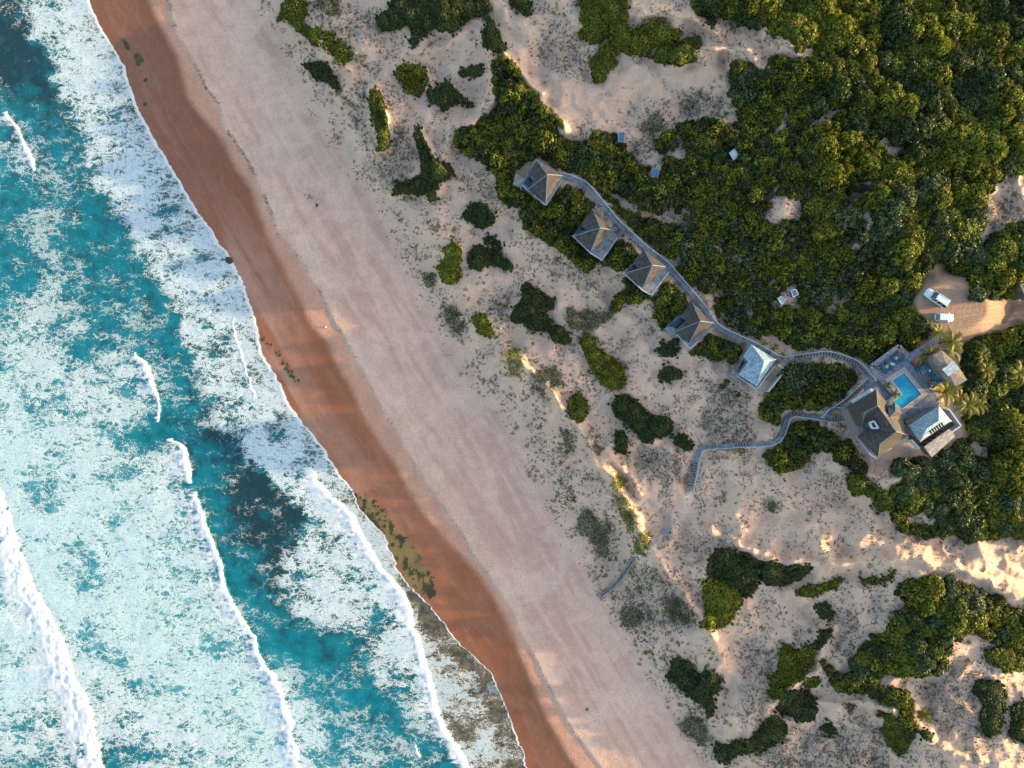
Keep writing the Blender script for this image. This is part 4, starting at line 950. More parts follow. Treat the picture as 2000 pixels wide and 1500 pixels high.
def zlabel(x, y, tone):
    t = {'dark':'dark green','olive':'olive green','yellow':'yellow green','grey':'grey green'}[tone]
    if y > 1100: w = 'in the thicket at lower right below the sandy track'
    elif y > 620 and x > 1735: w = 'in the thicket right of the lodge'
    elif y > 800 and x < 1720: w = 'in the dark patch under the lower boardwalk'
    elif y > 640 and x < 1700: w = 'between the pale roofed cottage and the lodge'
    elif x > 1620 and y < 330: w = 'in the tall forest at upper right'
    elif x > 1600: w = 'in the thicket above the parking clearing'
    elif y < 260 and x < 1110: w = 'in the thicket above the first cottage'
    elif y < 260: w = 'in the thicket beside the bare sand bowl'
    elif y - 250 > (x - 1050) * 1.05: w = 'in the strip on the sea side of the cottages'
    else: w = 'on the hillside behind the row of cottages'
    return f'{t} shrub crown {w}', 'shrubs ' + w
MARKS = [((1050,352),'the first cottage'),((1163,455),'the second cottage'),((1262,525),'the third cottage'),((1350,640),'the fourth cottage'),((1480,715),'the pale roofed cottage'),((1715,825),'the lodge roof'),((1770,763),'the swimming pool'),((1816,828),'the pavilion'),((1835,866),'the timber shed'),((1829,582),'the white off road car'),((1992,570),'the timber hut'),((1530,408),'the bare sand patch in the hillside'),((1434,301),'the white topped box'),((1279,339),'the blue topped box behind the second cottage'),((1213,268),'the blue topped box by the sand bowl'),((1550,574),'the pair of boxes on bare soil'),((1570,92),'the sand strip near the top edge'),((1750,290),'the small sandy gap in the forest'),((1640,220),'the sliver of sand in the hillside'),((1985,25),'the top right corner of the view'),((1700,20),'the middle of the top edge forest'),((1995,1020),'the right end of the sandy track'),((1960,390),'the speckled clearing at the right edge'),((1855,715),'the service building'),((1790,1290),'the round pale rosette plant'),((1900,1180),'the lower side of the sandy track'),((1535,865),'the bend of the lower boardwalk')]
NUM = 'zero one two three four five six seven eight nine ten eleven twelve thirteen fourteen fifteen sixteen seventeen eighteen nineteen twenty'.split()
used_lab = set()
def NW(d):
    if d <= 20: return NUM[d]
    return {2:'twenty',3:'thirty',4:'forty',5:'fifty'}.get(d//10, 'sixty') + ('' if d % 10 == 0 else '-' + NUM[d % 10])
def unilab(x, y, tone, r0):
    t = {'dark':'dark green','olive':'olive green','yellow':'yellow green','grey':'grey green'}[tone]
    sz = 'broad' if r0 > 22 else ('mid sized' if r0 > 16 else 'small')
    for (mx, my), nm in sorted(MARKS, key=lambda q: (q[0][0]-x)**2 + (q[0][1]-y)**2):
        dx, dy = x - mx, y - my; d = int(round(math.hypot(dx, dy)*.1)); a_ = (math.degrees(math.atan2(-dy, dx)) + 360) % 360
        w = ['right of','up and right of','above','up and left of','left of','down and left of','below','down and right of'][int((a_+22.5)//45) % 8]
        lab = f'{sz} {t} shrub {NW(d)} metres {w} {nm}'
        if lab not in used_lab and len(lab.split()) <= 16: used_lab.add(lab); return lab
    return None
inframe = [i for i in acc if -10 < qx[i] < 2010 and -10 < qy[i] < 1500]
inframe.sort(key=lambda i: -rad[i]); big_ = set(inframe[:290])
sv, sq, stn, smi = {t: [] for t in TONEMAT}, {t: [] for t in TONEMAT}, {t: [] for t in TONEMAT}, {t: [] for t in TONEMAT}
offs = {t: 0 for t in TONEMAT}
for n_, i in enumerate(acc):
    x, y, r0 = qx[i], qy[i], rad[i]; g = hp(x, y)
    zn = zone[i] + r_.uniform(-.15, .15)
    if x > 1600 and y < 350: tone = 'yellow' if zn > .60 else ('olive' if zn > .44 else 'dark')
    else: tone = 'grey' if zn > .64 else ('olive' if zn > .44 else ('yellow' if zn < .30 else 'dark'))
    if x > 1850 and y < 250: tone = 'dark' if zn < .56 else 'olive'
    if 1490 < x < 1720 and y < 100: tone = 'yellow' if zn > .42 else 'olive'  # top band given yellower crowns to stand in for golden sunlight
    rw = r0*S*1.05; ht = rw*.72 + (1.6 if r_.random() < .13 and dn_[i] > .9 else 0) + r_.uniform(0, 1.0) * (2.4 if (x > 1600 and y < 420) else 1.3)
    k = int(r_.integers(9)); a_ = r_.random()*6.28; zb = g + ht*.22
    pos = W(x, y, g + ht*.6)
    if i in big_:
        lab, grp = zlabel(x, y, tone); lab = unilab(x, y, tone, r0) or lab
        root = thing('shrub', lab, 'shrub', (pos[0], pos[1], g), a_, grp)
        o = link('foliage', vmesh(k, tone), root); o.location = (0, 0, ht*.22); o.scale = (rw, rw, ht)
        st = link('stem', STEM, root); st.scale = (rw*.8, rw*.8, ht)
    else:
        v, q, tn, mi = variants[k][1]; ca, sa = math.cos(a_), math.sin(a_)
        vv = np.stack([(v[:,0]*ca - v[:,1]*sa)*rw + pos[0], (v[:,0]*sa + v[:,1]*ca)*rw + pos[1], v[:,2]*ht + zb], -1)
        sv[tone].append(vv); sq[tone].append(q + offs[tone]); stn[tone].append(tn); smi[tone].append(mi); offs[tone] += len(vv)
V_, Q_, T_, I_ = [], [], [], []; o0 = 0
for ti, t in enumerate(TONEMAT):
    if not sv[t]: continue
    vv = np.concatenate(sv[t]); V_.append(vv); Q_.append(np.concatenate(sq[t]) + o0); T_.append(np.concatenate(stn[t])); m_ = np.concatenate(smi[t])
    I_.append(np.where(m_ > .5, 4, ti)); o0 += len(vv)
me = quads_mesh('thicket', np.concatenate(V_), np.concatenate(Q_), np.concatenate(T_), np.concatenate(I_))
o = link('thicket', me, None, [TONEMAT[t] for t in TONEMAT] + ['dark_twig_core'])
tag(o, 'low shrubs filling the gaps of the green coastal thicket', 'thicket', kind='stuff')

# dune grass, dry scrub and low green scrub: ground cover
def scatter(n, seed, x0=480, x1=2040):
    q_ = np.random.default_rng(seed); x = q_.uniform(x0, x1, n); y = q_.uniform(-40, 1540, n); return x, y, q_
def clearmask(x, y):
    return (gsamp(M_thick, x, y) < .3) & (gsamp(M_bush, x, y) < .4) & (gsamp(M_road, x, y) < .2) & (gsamp(M_bld, x, y) < .3)
M_bld = raster(BUILD_CLEAR)
def tufts(name, x, y, q_, blades, length, width, mat, up, label, tint=.4):
    g = hgt(x, y); c = np.stack(W(x, y, g), -1); m = len(x)
    c = np.repeat(c, blades, 0); M = m*blades; a_ = q_.random(M)*6.28
    c = c + np.stack([np.cos(a_)*q_.random(M)*length*.5, np.sin(a_)*q_.random(M)*length*.5, np.zeros(M)], -1)
    a_ = q_.random(M)*6.28; Ln = length*(.5 + q_.random(M)); d = np.stack([np.cos(a_)*Ln, np.sin(a_)*Ln, up*Ln*(.4+q_.random(M))], -1)
    s_ = np.stack([-np.sin(a_), np.cos(a_), np.zeros(M)], -1)*(width*(.6+.8*q_.random(M)))[:,None]
    z_ = np.array([0,0,.02]); v = np.stack([c - s_*.5 + z_, c + s_*.5 + z_, c + d*.9 + s_*.2, c + d - s_*.2], 1).reshape(-1,3)
    q = np.arange(M*4).reshape(-1,4); tv = 1 + (q_.random(M)-.5)*2*tint
    me = quads_mesh(name, v, q, np.repeat(np.stack([tv,tv,tv],-1),4,0)); o = link(name, me, None, (mat,)); tag(o, label, name.replace('_',' '), kind='stuff')
x, y, q_ = scatter(170000, 21)
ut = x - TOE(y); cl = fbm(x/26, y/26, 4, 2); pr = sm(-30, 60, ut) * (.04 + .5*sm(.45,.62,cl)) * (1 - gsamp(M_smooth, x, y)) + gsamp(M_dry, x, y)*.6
pr = np.where(ut > -10, pr, pr*.15)
k = (q_.random(len(x)) < pr) & clearmask(x, y) & (ut > -40)
tufts('dune_grass', x[k], y[k], q_, 3, .30, .11, 'grass_dry', .45, 'sparse dark tufts of dry grass speckling the dune sand')
print('tufts', k.sum())
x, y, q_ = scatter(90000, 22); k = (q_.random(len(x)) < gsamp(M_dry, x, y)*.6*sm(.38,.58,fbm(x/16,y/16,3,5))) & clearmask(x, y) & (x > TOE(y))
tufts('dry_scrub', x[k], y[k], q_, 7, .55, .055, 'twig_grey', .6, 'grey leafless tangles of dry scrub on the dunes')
print('dry', k.sum())
# low green scrub along the foredune and in the hillside gaps
x, y, q_ = scatter(60000, 23); ut = x - TOE(y)
fd = np.exp(-((ut - 70)/60)**2)*.6*sm(.47,.60,fbm(x/30,y/30,3,1)); gp = .45*gsamp(blur(raster(GAPS,1),1),x,y)*sm(.5,.65,fbm(x/14,y/14,3,2))*((x<1480)|(x>1580)|(y<375)|(y>445)) + .05*sm(0,50,ut)*(1-gsamp(M_smooth,x,y))
LOW = [(880,520,40),(940,640,35),(885,620,30),(1010,720,35),(1070,750,45),(1110,860,40),(1150,870,40),(1215,1000,45),(1250,1060,40),(1160,1030,45),(1300,1100,40),(1260,1190,60),(1320,1200,50),(1390,1290,40),(1350,1420,40),(700,110,50),(660,40,60),(1230,900,50),(1000,600,30),(820,70,40),(1600,1310,30),(1740,1400,40),(1450,1480,50),(700,200,40),(800,380,40)]
lw = np.zeros(len(x))
for a_, b_, c_ in LOW: lw = np.maximum(lw, np.exp(-((x-a_)**2 + (y-b_)**2)/(c_*.75)**2))
fd = np.maximum(fd, lw*.95*sm(.44,.56,fbm(x/13,y/13,3,1)))
k = (q_.random(len(x)) < np.maximum(fd, gp)) & clearmask(x, y) & (ut > -5)
xx_, yy_ = x[k], y[k]; g = hgt(xx_, yy_); w_ = np.stack(W(xx_, yy_, g), -1); rr = q_.uniform(.15,.46,len(g)); print('low', k.sum())
lum = np.stack([w_[:,0], w_[:,1], g - .05, rr, rr*.8], -1)
v, q, tn, mi = foliage(lum, 40, .20, q_, core=False, loose=.5)
o = link('low_scrub', quads_mesh('low_scrub', v, q, tn, mi), None, ('leaf_low',)); tag(o, 'low green creeping scrub scattered over the dunes', 'low scrub', kind='stuff')

# ------------------------------------------------------------------ buildings
def xy(p, z): w_ = W(p[0], p[1], z); return (w_[0], w_[1])
def ctr(pts): return (sum(p[0] for p in pts)/len(pts), sum(p[1] for p in pts)/len(pts))
def shrink(pts, k):
    c = ctr(pts); return [(c[0] + (p[0]-c[0])*k, c[1] + (p[1]-c[1])*k) for p in pts]
def addroof(name, verts, faces, mats, parent, thick=.14, midx=None):
    V = [Wv(*v) for v in verts]; s = MB()
    for fi, f in enumerate(faces):
        P_ = [V[i] for i in f]; nrm = sum(((P_[i]-P_[0]).cross(P_[(i+1)%len(P_)]-P_[0]) for i in range(1, len(P_)-1)), Vector())
        if nrm.z < 0: f = f[::-1]
        s.f.append(tuple(f)); s.m.append(midx[fi] if midx else 0)
    s.v = [tuple(v) for v in V]
    o = s.build(name, mats, parent); sd = o.modifiers.new('thick', 'SOLIDIFY'); sd.thickness = thick; sd.offset = -1
    return o
def ridgecaps(name, pts_pairs, mat, parent, w=.15, h=.06):
    s = MB()
    for a_, b_ in pts_pairs:
        s.bar(Wv(*a_) + Vector((0,0,.05)), Wv(*b_) + Vector((0,0,.05)), w, h)
    return s.build(name, mat, parent)
def walls(poly_px, z0, z1, parent, mat='plaster'):
    s = MB(); s.prism([xy(p, z1) for p in poly_px], z0, z1); return s.build('wall', mat, parent)
def openings(poly_px, z0, h, parent, edges, mat='glass_dark'):
    """window (with frame) or door on chosen wall edges"""
    P_ = [xy(p, z0 + h) for p in poly_px]; c = ctr(P_)
    for (e, t, wd, zb, hh, kind) in edges:
        a_, b_ = Vector(P_[e]), Vector(P_[(e+1) % len(P_)]); d = (b_ - a_).normalized(); n = Vector((d.y, -d.x))
        m_ = a_.lerp(b_, t)
        if (m_ - Vector(c)).dot(n) < 0: n = -n
        m_ = m_ + n*.03; rz = math.atan2(d.y, d.x)
        s = MB(); s.box((m_.x, m_.y, z0 + zb + hh/2), wd, .08, hh, rz); o = s.build('door' if kind == 'door' else 'window', 'dark_timber' if kind == 'door' else mat, parent)
        fr = MB()
        for sg in (-1, 1):
            p_ = m_ + d*sg*wd/2 + n*.03; fr.box((p_.x, p_.y, z0+zb+hh/2), .09, .1, hh+.1, rz)
        p_ = m_ + n*.03; fr.box((p_.x, p_.y, z0+zb+hh+.03), wd, .1, .08, rz)
        fr.build('frame', 'white_trim', o)
def platform(poly_px, z, thick, parent, mat='deck_boards', legs=True, name='deck', edge=None):
    s = MB(); pts = [xy(p, z) for p in poly_px]; s.prism(pts, z - thick, z); o = s.build(name, mat, parent)
    if legs:
        for p in poly_px:
            q = shrink(poly_px, .94)[poly_px.index(p)]; w_ = xy(q, z); g = hp(*q)
            if z - thick - g > .1:
                l = MB(); l.box((w_[0], w_[1], (z - thick + g)/2 - .15), .16, .16, z - thick - g + .3); l.build('post', 'weathered_timber', parent)
    if edge:
        e_ = MB(); k = len(poly_px)
        for i in edge:
            a_, b_ = Wv(*poly_px[i], z+.02), Wv(*poly_px[(i+1)%k], z+.02); e_.bar(a_, b_, .22, .16)
        e_.build('edge_beam', 'white_trim', parent)
    return o
def cottage(label, N_, E_, S_, W_, NW, inner, apex, deck, rear, slat, extra=None, mat='shingle', rz=2.2, ah=4.6, edges=(0,1,2), cap='grey_trim', rest='row of beach cottages'):
    """N_,E_,S_,W_ eave corners, NW/inner the notch over the plunge pool, apex: photo px"""
    c = ctr([N_, E_, S_, W_]); g = max(hp(*N_), hp(*E_), hp(*c)) ; fl = g + .45
    ze = fl + rz; za = fl + ah
    root = thing('beach_cottage', label, 'cottage', (*xy(c, fl), fl), 0, rest); inv = Vector(root.location)
    grp = []
    zk = ze + (za - ze)*.40
    def mid(p, t=.52): return (apex[0]*(1-t) + p[0]*t, apex[1]*(1-t) + p[1]*t, zk)
    P_ = {'A': (*apex, za), 'N': (*N_, ze), 'E': (*E_, ze), 'S': (*S_, ze), 'W': (*W_, ze), 'NW': (*NW, ze), 'I': (*inner, ze + .75)}
    for k_ in 'NESW': P_['k'+k_] = mid(P_[k_][:2])
    keys = list(P_); ix = {k_: i for i, k_ in enumerate(keys)}
    F = [('A','kN','kE'),('A','kE','kS'),('A','kS','kW'),('A','kW','kN'),('kN','N','E','kE'),('kE','E','S','kS'),('kS','S','W','kW'),('kN','N','NW','I'),('kN','I','kW'),('kW','I','W')]
    addroof('roof', [P_[k_] for k_ in keys], [tuple(ix[c_] for c_ in f) for f in F], mat, root)
    ridgecaps('ridge_cap', [(P_['A'],P_['k'+c_]) for c_ in 'NESW'] + [(P_['k'+c_],P_[c_]) for c_ in 'NESW'], cap, root)
    wp = [shrink([N_,E_,S_,W_,inner,NW], .84)][0]
    walls(wp, fl, ze + .1, root); openings(wp, fl, 2.2, root, [(0,.3,1.0,0,1.95,'door'),(0,.7,1.1,.9,1,'w'),(1,.5,2.0,.5,1.4,'w'),(2,.3,1.9,.1,1.9,'w'),(2,.75,1.4,.1,1.9,'w')])
    platform(deck, fl, .22, root, edge=edges)
    if slat:
        platform(slat, fl - .02 if False else fl + .012, .2, root, name='side_deck', mat='weathered_timber')
    if rear: rear(root, fl)
    for ch in root.children: ch.location = ch.location - inv
    # rear pool in the roof notch
    pp = [( (NW[0]*.8+inner[0]*.2), (NW[1]*.8+inner[1]*.2) ), inner, (W_[0]*.75+inner[0]*.25, W_[1]*.75+inner[1]*.25), (deck[0][0]*.8+NW[0]*.2 , deck[0][1]*.8+NW[1]*.2)]
    s = MB(); s.prism([xy(p, fl+.1) for p in pp], fl+.03, fl+.1); o = s.build('plunge_pool', 'glass_navy', root); o.location = o.location - inv
    return root, fl
cottage('first cottage at the upper left end of the row, darkest roof',(1048,313),(1099,343),(1066,397),(1030,371),(1033,338),(1044,350),(1069,341),[(1020,362),(1066,401),(1102,345),(1092,336),(1048,309),(1032,332)],None,[(1008,339),(1027,350),(1018,368),(1002,359)],edges=(0,1))
cottage('second cottage, linked to the boardwalk by a short timber bridge',(1159,411),(1198,450),(1154,491),(1121,461),(1136,435),(1148,446),(1172,445),[(1118,460),(1154,495),(1176,508),(1206,464),(1196,449),(1160,412),(1140,436)],None,[(1168,497),(1175,507),(1184,497),(1175,488)])
cottage('third cottage, touching the boardwalk, with a yellow green bush at its side',(1258,487),(1300,521),(1255,563),(1224,533),(1239,511),(1250,521),(1274,518),[(1219,534),(1255,567),(1272,576),(1307,531),(1298,517),(1258,486),(1242,509)],None,[(1263,568),(1275,578),(1287,566),(1275,554)])
cottage('fourth cottage, with a slatted deck on its lower left corner',(1352,590),(1394,631),(1346,671),(1318,648),(1331,615),(1344,623),(1368,627),[(1298,642),(1312,656),(1322,653),(1348,681),(1364,666),(1396,633),(1353,588),(1330,612)],None,[(1298,643),(1312,656),(1321,649),(1314,633)],edges=(2,3))
def yard(root, fl):
    s = MB(); pts = [(1516,712),(1533,722),(1499,765)]
    for i in range(2):
        a_, b_ = Wv(*pts[i], fl), Wv(*pts[i+1], fl); s.bar(a_ - Vector((0,0,.5)), b_ - Vector((0,0,.5)), .28, 2.2)
    s.build('yard_wall', 'white_trim', root)
cottage('fifth cottage, the only one with a pale blue and white roof',(1467,672),(1515,702),(1478,754),(1443,732),(1451,696),(1461,706),(1492,706),[(1438,733),(1478,761),(1520,705),(1512,694),(1467,668),(1446,697)],yard,[(1423,733),(1437,744),(1446,733),(1432,721)],mat='pale_sheet',cap='white_trim',edges=(0,1))

FL = 18.4
# lodge
root = thing('lodge', 'large main lodge with a many sided dark shingle roof beside the pool', 'lodge', (*xy((1714,825), FL), FL)); inv = Vector(root.location)
e = FL + 2.6; V = [(1712,760,e),(1654,796,e),(1671,831,e),(1683,836,e),(1688,806,FL+6.4),(1714,792,FL+7.0),(1750,843,FL+6.6),(1674,853,e),(1715,893,e),(1719,866,FL+4.8),(1774,850,e),(1765,824,e),(1760,806,e),(1736,791,e),(1700,838,e+.9),(1737,815,FL+5.6)]
F = [(0,1,2,4,5),(2,3,4),(5,4,3,14),(5,14,7,9,6),(7,8,9),(9,8,10,6),(6,10,11,15),(15,11,12),(15,12,13),(15,13,0,5),(5,15,6)]
addroof('roof', V, F, 'shingle', root, .18)
ridgecaps('ridge_cap', [(V[0],V[5]),(V[5],V[15]),(V[15],V[6]),(V[6],V[10]),(V[6],V[9]),(V[9],V[8]),(V[5],V[4]),(V[4],V[3])], 'thatch', root)
gz = FL + 6.2; D = [(1748,785,e+.6),(1733,794,gz-.6),(1736,815,gz-.7),(1750,804,gz-.0),(1762,807,e+.5),(1747,800,gz)]
addroof('gable', [(1748,785,e+.5),(1734,795,gz-1.4),(1736,816,gz-.4),(1749,803,gz-.1),(1763,808,e+.3)], [(0,1,2,3),(0,3,4),(3,2,4)], ['glass_navy','shingle'], root, .12, [0,1,1])
wp = shrink([(1712,760),(1654,796),(1674,853),(1715,893),(1774,850),(1760,806)], .87); walls(wp, FL - 1.5, e + .1, root)
openings(wp, FL, 2.4, root, [(0,.3,3,.1,2.1,'w'),(0,.7,3,.1,2.1,'w'),(1,.3,2.5,.1,2.1,'w'),(1,.7,2.5,.1,2.1,'w'),(2,.5,4,.1,2.1,'w'),(3,.5,3,.6,1.4,'w'),(4,.5,1.2,0,2.1,'door'),(5,.5,3,.2,2,'w')])
platform([(1646,797),(1700,757),(1716,755),(1722,770),(1700,800),(1690,840),(1671,850),(1660,826)], FL, .3, root)
platform([(1672,851),(1690,842),(1722,880),(1713,896),(1700,888)], FL, .3, root, edge=(3,4))
sk = MB(); pts = [(1698,826),(1706,822),(1715,836),(1703,836)]
Z4 = [FL+5.2, FL+5.4, FL+5.2, FL+4.9]
for i in range(4): sk.bar(Wv(*pts[i], Z4[i]), Wv(*pts[(i+1)%4], Z4[(i+1)%4]), .3, .5)
so = sk.build('skylight', 'white_trim', root); g_ = MB(); g_.poly([Wv(*pts[i], Z4[i]+.05) for i in range(4)]); g_.build('pane', 'glass_dark', so)
aw = MB(); A_p = [(1699,779),(1663,783),(1666,788),(1704,761)]
aw.prism([xy(p, e-.3) for p in [(1661,783),(1666,788),(1707,763),(1703,758)]], e-.45, e-.32); aw.build('awning', 'white_trim', root)
for ch in root.children: ch.location = ch.location - inv
# pale roofed pavilion
root = thing('pavilion', 'pavilion with pale blue hipped roof and a row of roof vents', 'building', (*xy((1815,828), FL), FL)); inv = Vector(root.location)
e = FL + 2.7; r = FL + 5.2; V = [(1834,792,e),(1774,831,e),(1797,863,e),(1858,822,e),(1834,822,r),(1810,838,r)]
addroof('roof', V, [(0,1,5,4),(0,4,3),(3,4,5,2),(1,2,5)], 'pale_sheet', root)
ridgecaps('ridge_cap', [(V[0],V[4]),(V[4],V[5]),(V[5],V[1]),(V[5],V[2]),(V[4],V[3])], 'white_trim', root, .2)
wp = shrink([(1834,792),(1774,831),(1797,863),(1858,822)], .88); walls(wp, FL-1, e+.05, root); openings(wp, FL, 2.4, root, [(0,.3,1.6,.8,1.2,'w'),(0,.7,1.6,.8,1.2,'w'),(2,.5,1.1,0,2.1,'door'),(1,.5,1.6,.8,1.2,'w')])
a_, b_ = Vector((1817,843)), Vector((1840,829))
for k in range(6):
    p = a_.lerp(b_, k/5); z = FL + 4.15; s = MB(); w_ = Wv(p.x, p.y, z); s.box(w_, .24, .85, .3, R(31)); s.build('roof_vent', 'glass_dark', root)
for ch in root.children: ch.location = ch.location - inv
# timber roofed shed
root = thing('timber_shed', 'long low shed with weathered grey board roof below the pavilion', 'shed', (*xy((1835,865), FL), FL)); inv = Vector(root.location)
V = [(1805,873,FL+2.2),(1820,893,FL+1.9),(1865,853,FL+1.9),(1853,838,FL+2.2),(1861,843,FL+2.1)]
addroof('roof', V, [(0,1,2,4,3)], 'weathered_timber', root); walls(shrink([(1805,873),(1820,893),(1865,853),(1853,838)], .9), FL-1, FL+1.9, root, 'dark_timber')
openings(shrink([(1805,873),(1820,893),(1865,853),(1853,838)], .9), FL-.2, 2, root, [(3,.3,1,0,1.8,'door'),(3,.7,1,0,1.8,'door')])
for ch in root.children: ch.location = ch.location - inv
# grey service building with a lit sheet on its roof
root = thing('service_building', 'grey brown building with a flat patchy roof right of the pool deck', 'building', (*xy((1852,715), FL), FL)); inv = Vector(root.location)
O = [(1823,708),(1822,693),(1840,684),(1868,710),(1889,742),(1866,755),(1842,738)]
addroof('roof', [(*p, FL+2.9) for p in O] + [(1850,722,FL+3.6)], [(i,(i+1)%7,7) for i in range(7)], 'thatch', root, .25)
addroof('roof_panel', [(1840,721,FL+3.75),(1861,706,FL+3.6),(1874,720,FL+3.6),(1852,735,FL+3.75)], [(0,1,2,3)], 'pale_sheet', root, .06)
walls(shrink(O, .92), FL-1.5, FL+2.8, root); openings(shrink(O, .92), FL, 2.3, root, [(6,.5,1.2,0,2,'door'),(5,.5,1.5,.8,1.1,'w')])
for ch in root.children: ch.location = ch.location - inv
# yard walls round the pavilion
def wallrun(label, pts, z, h, mat='white_trim', name='garden_wall', w=.25, cat='wall'):
    s = MB()
    for a_, b_ in zip(pts[:-1], pts[1:]): s.bar(Wv(*a_, z + h/2), Wv(*b_, z + h/2), w, h)
    return tag(s.build(name, mat), label, cat)
wallrun('white yard wall wrapping the right corner of the pavilion', [(1843,799),(1848,799),(1871,831),(1854,843)], FL-.4, 2.0)
wallrun('white yard wall between the lodge corner and the timber shed', [(1776,858),(1793,876)], FL-.4, 1.6)
s = MB(); s.prism([xy(p, FL-.35) for p in [(1776,856),(1793,876),(1800,874),(1806,872),(1854,842),(1870,831),(1846,800),(1832,790),(1774,829)]], FL-.6, FL-.36)
tag(s.build('yard', 'yard_soil'), kind='structure')

# pool deck with a real basin
DZ = FL + .02
DECK = [(1703,715),(1756,676),(1776,699),(1780,711),(1789,725),(1810,711),(1834,743),(1816,757),(1834,777),(1833,792),(1774,831),(1766,822),(1747,801),(1731,783),(1743,773),(1713,739)]
POOL = [(1766,727),(1801,770),(1761,800),(1745,784),(1762,770),(1742,743)]
def ring_mesh(name, outer, inner, z0, z1, mat, parent=None):
    bm = bmesh.new()
    for zz in (z0, z1):
        ed = []
        for loop in (outer, inner):
            vs = [bm.verts.new((*xy(p, z1), zz)) for p in loop]
            for i in range(len(vs)): ed.append(bm.edges.new((vs[i], vs[(i+1)%len(vs)])))
        if zz == z1: bmesh.ops.triangle_fill(bm, use_beauty=True, use_dissolve=True, edges=ed)
    bm.verts.ensure_lookup_table(); n1, n2 = len(outer), len(inner); t = n1 + n2
    for base, cnt in ((0, n1), (n1, n2)):
        for i in range(cnt):
            j = (i+1) % cnt; bm.faces.new((bm.verts[base+i], bm.verts[base+j], bm.verts[t+base+j], bm.verts[t+base+i]))
    bmesh.ops.recalc_face_normals(bm, faces=bm.faces[:])
    me = bpy.data.meshes.new(name); bm.to_mesh(me); bm.free(); me.materials.append(MATS[mat]); me.update(); slope_uv(me)
    o = bpy.data.objects.new(name, me); col.objects.link(o)
    if parent: o.parent = parent
    return o
deck = thing('pool_deck', 'grey boarded pool deck between the lodge and the parking clearing', 'deck', (0,0,0))
COP = [(1766,716),(1812,771),(1761,811),(1735,785),(1751,772),(1728,741)]
ring_mesh('boards', DECK, COP, FL - 1.2, DZ, 'paving', deck)
s = MB()
for i in (0,1,): s.bar(Wv(*DECK[i], DZ+.05), Wv(*DECK[i+1], DZ+.05), .9, .22)
s.bar(Wv(*DECK[-1], DZ+.05), Wv(*DECK[0], DZ+.05), .9, .22); s.build('border', 'deck_boards', deck)
pool = thing('swimming_pool', 'bright blue L shaped swimming pool with a pale stone edge', 'swimming pool', (0,0,0))
ring_mesh('coping', COP, POOL, FL - 1.2, DZ + .03, 'pale_stone', pool)
s = MB(); pts = [xy(p, DZ) for p in POOL]; s.prism([xy(p, DZ) for p in POOL], FL - .22, FL - .14); s.build('pool_surface', 'pool_water', pool)
s = MB()
for i in range(6): s.bar(Wv(*POOL[i], DZ+.045), Wv(*POOL[(i+1)%6], DZ+.045), .16, .05)
s.build('pool_rim', 'white_trim', pool)
# lower terrace and steps
tr = thing('terrace', 'lower grey terrace with dark steps between pool and lodge', 'terrace', (0,0,0))
s = MB(); s.prism([xy(p, FL-.5) for p in [(1697,742),(1712,739),(1744,774),(1731,784),(1712,760),(1690,765)]], FL-1.5, FL-.48); s.build('paving_slab', 'paving', tr)
for k in range(5):
    p = Vector((1715,741)).lerp(Vector((1727,741)), k/4); z = FL - .42 + k*.09
    a_, b_ = Wv(p.x - 2, p.y - 4 + k*.6, z), Wv(p.x + 6, p.y + 7, z); s = MB(); s.bar(a_, b_, .34, .12); s.build('step', 'grey_trim' if k % 2 else 'weathered_timber', tr)

# ------------------------------------------------------------------ furniture on the deck
def dup(root, loc, rz, label=None):
    r = root.copy(); col.objects.link(r); r.location = loc; r.rotation_euler = (0,0,rz)
    if label: r['label'] = label
    for ch in root.children:
        c = ch.copy(); col.objects.link(c); c.parent = r
        for g in ch.children: d = g.copy(); col.objects.link(d); d.parent = c
    return r
DIRL = math.atan2(-1.0, .78)          # loungers point down-right
LP = [((1726,721),'navy sun lounger at the lower left end, next to the pale planter'),((1736,714),'navy sun lounger touching the white towel'),((1747,704),'navy sun lounger third along, above the white towel'),((1757,698),'navy sun lounger at the right end under the red pot')]
p0, lab = LP[0]; lz = DZ
lg = thing('sun_lounger', lab, 'sun lounger', Wv(*p0, lz), DIRL, 'sun loungers on the pool deck')
s = MB(); s.box((0,0,.22), 2.0, .68, .07)
s.build('frame', 'dark_timber', lg)
for sx in (-.85, .85):
    for sy in (-.28, .28): s = MB(); s.box((sx, sy, .1), .07, .07, .2); s.build('leg', 'dark_timber', lg)
s = MB(); s.box((.28,0,.31), 1.35, .72, .11); s.build('mattress', 'navy_fabric', lg, bevel=.03)
s = MB(); s.prism([(-1.02,-.36),(-.4,-.36),(-.4,.36),(-1.02,.36)], .28, .40)
s.v = [(x, y, z + (.34 if x < -.9 else 0)) for x, y, z in s.v]; s.build('backrest', 'navy_fabric', lg, bevel=.03)
s = MB(); s.box((-.28,0,.43), .34, .34, .1, .1); s.build('cushion', 'blue_fabric', lg, bevel=.03)
for p_, lab in LP[1:]: dup(lg, Wv(*p_, lz), DIRL, lab)
def sidetable(px_, label, first=None):
    if first: return dup(first, Wv(*px_, DZ), R(35), label)
    t = thing('side_table', label, 'side table', Wv(*px_, DZ), R(35), 'timber side tables')
    s = MB(); s.box((0,0,.42), .62, .62, .06); s.build('table_top', 'tan_timber', t, bevel=.01)
    for sx in (-.24,.24):
        for sy in (-.24,.24): s = MB(); s.box((sx,sy,.2), .06, .06, .4); s.build('leg', 'tan_timber', t)
    return t
t0 = sidetable((1730,716), 'square tan side table between the two left loungers'); sidetable((1749,699), 'square tan side table between the two right loungers', t0)
s = MB(); c = Wv(1745,711,DZ)
n = 14
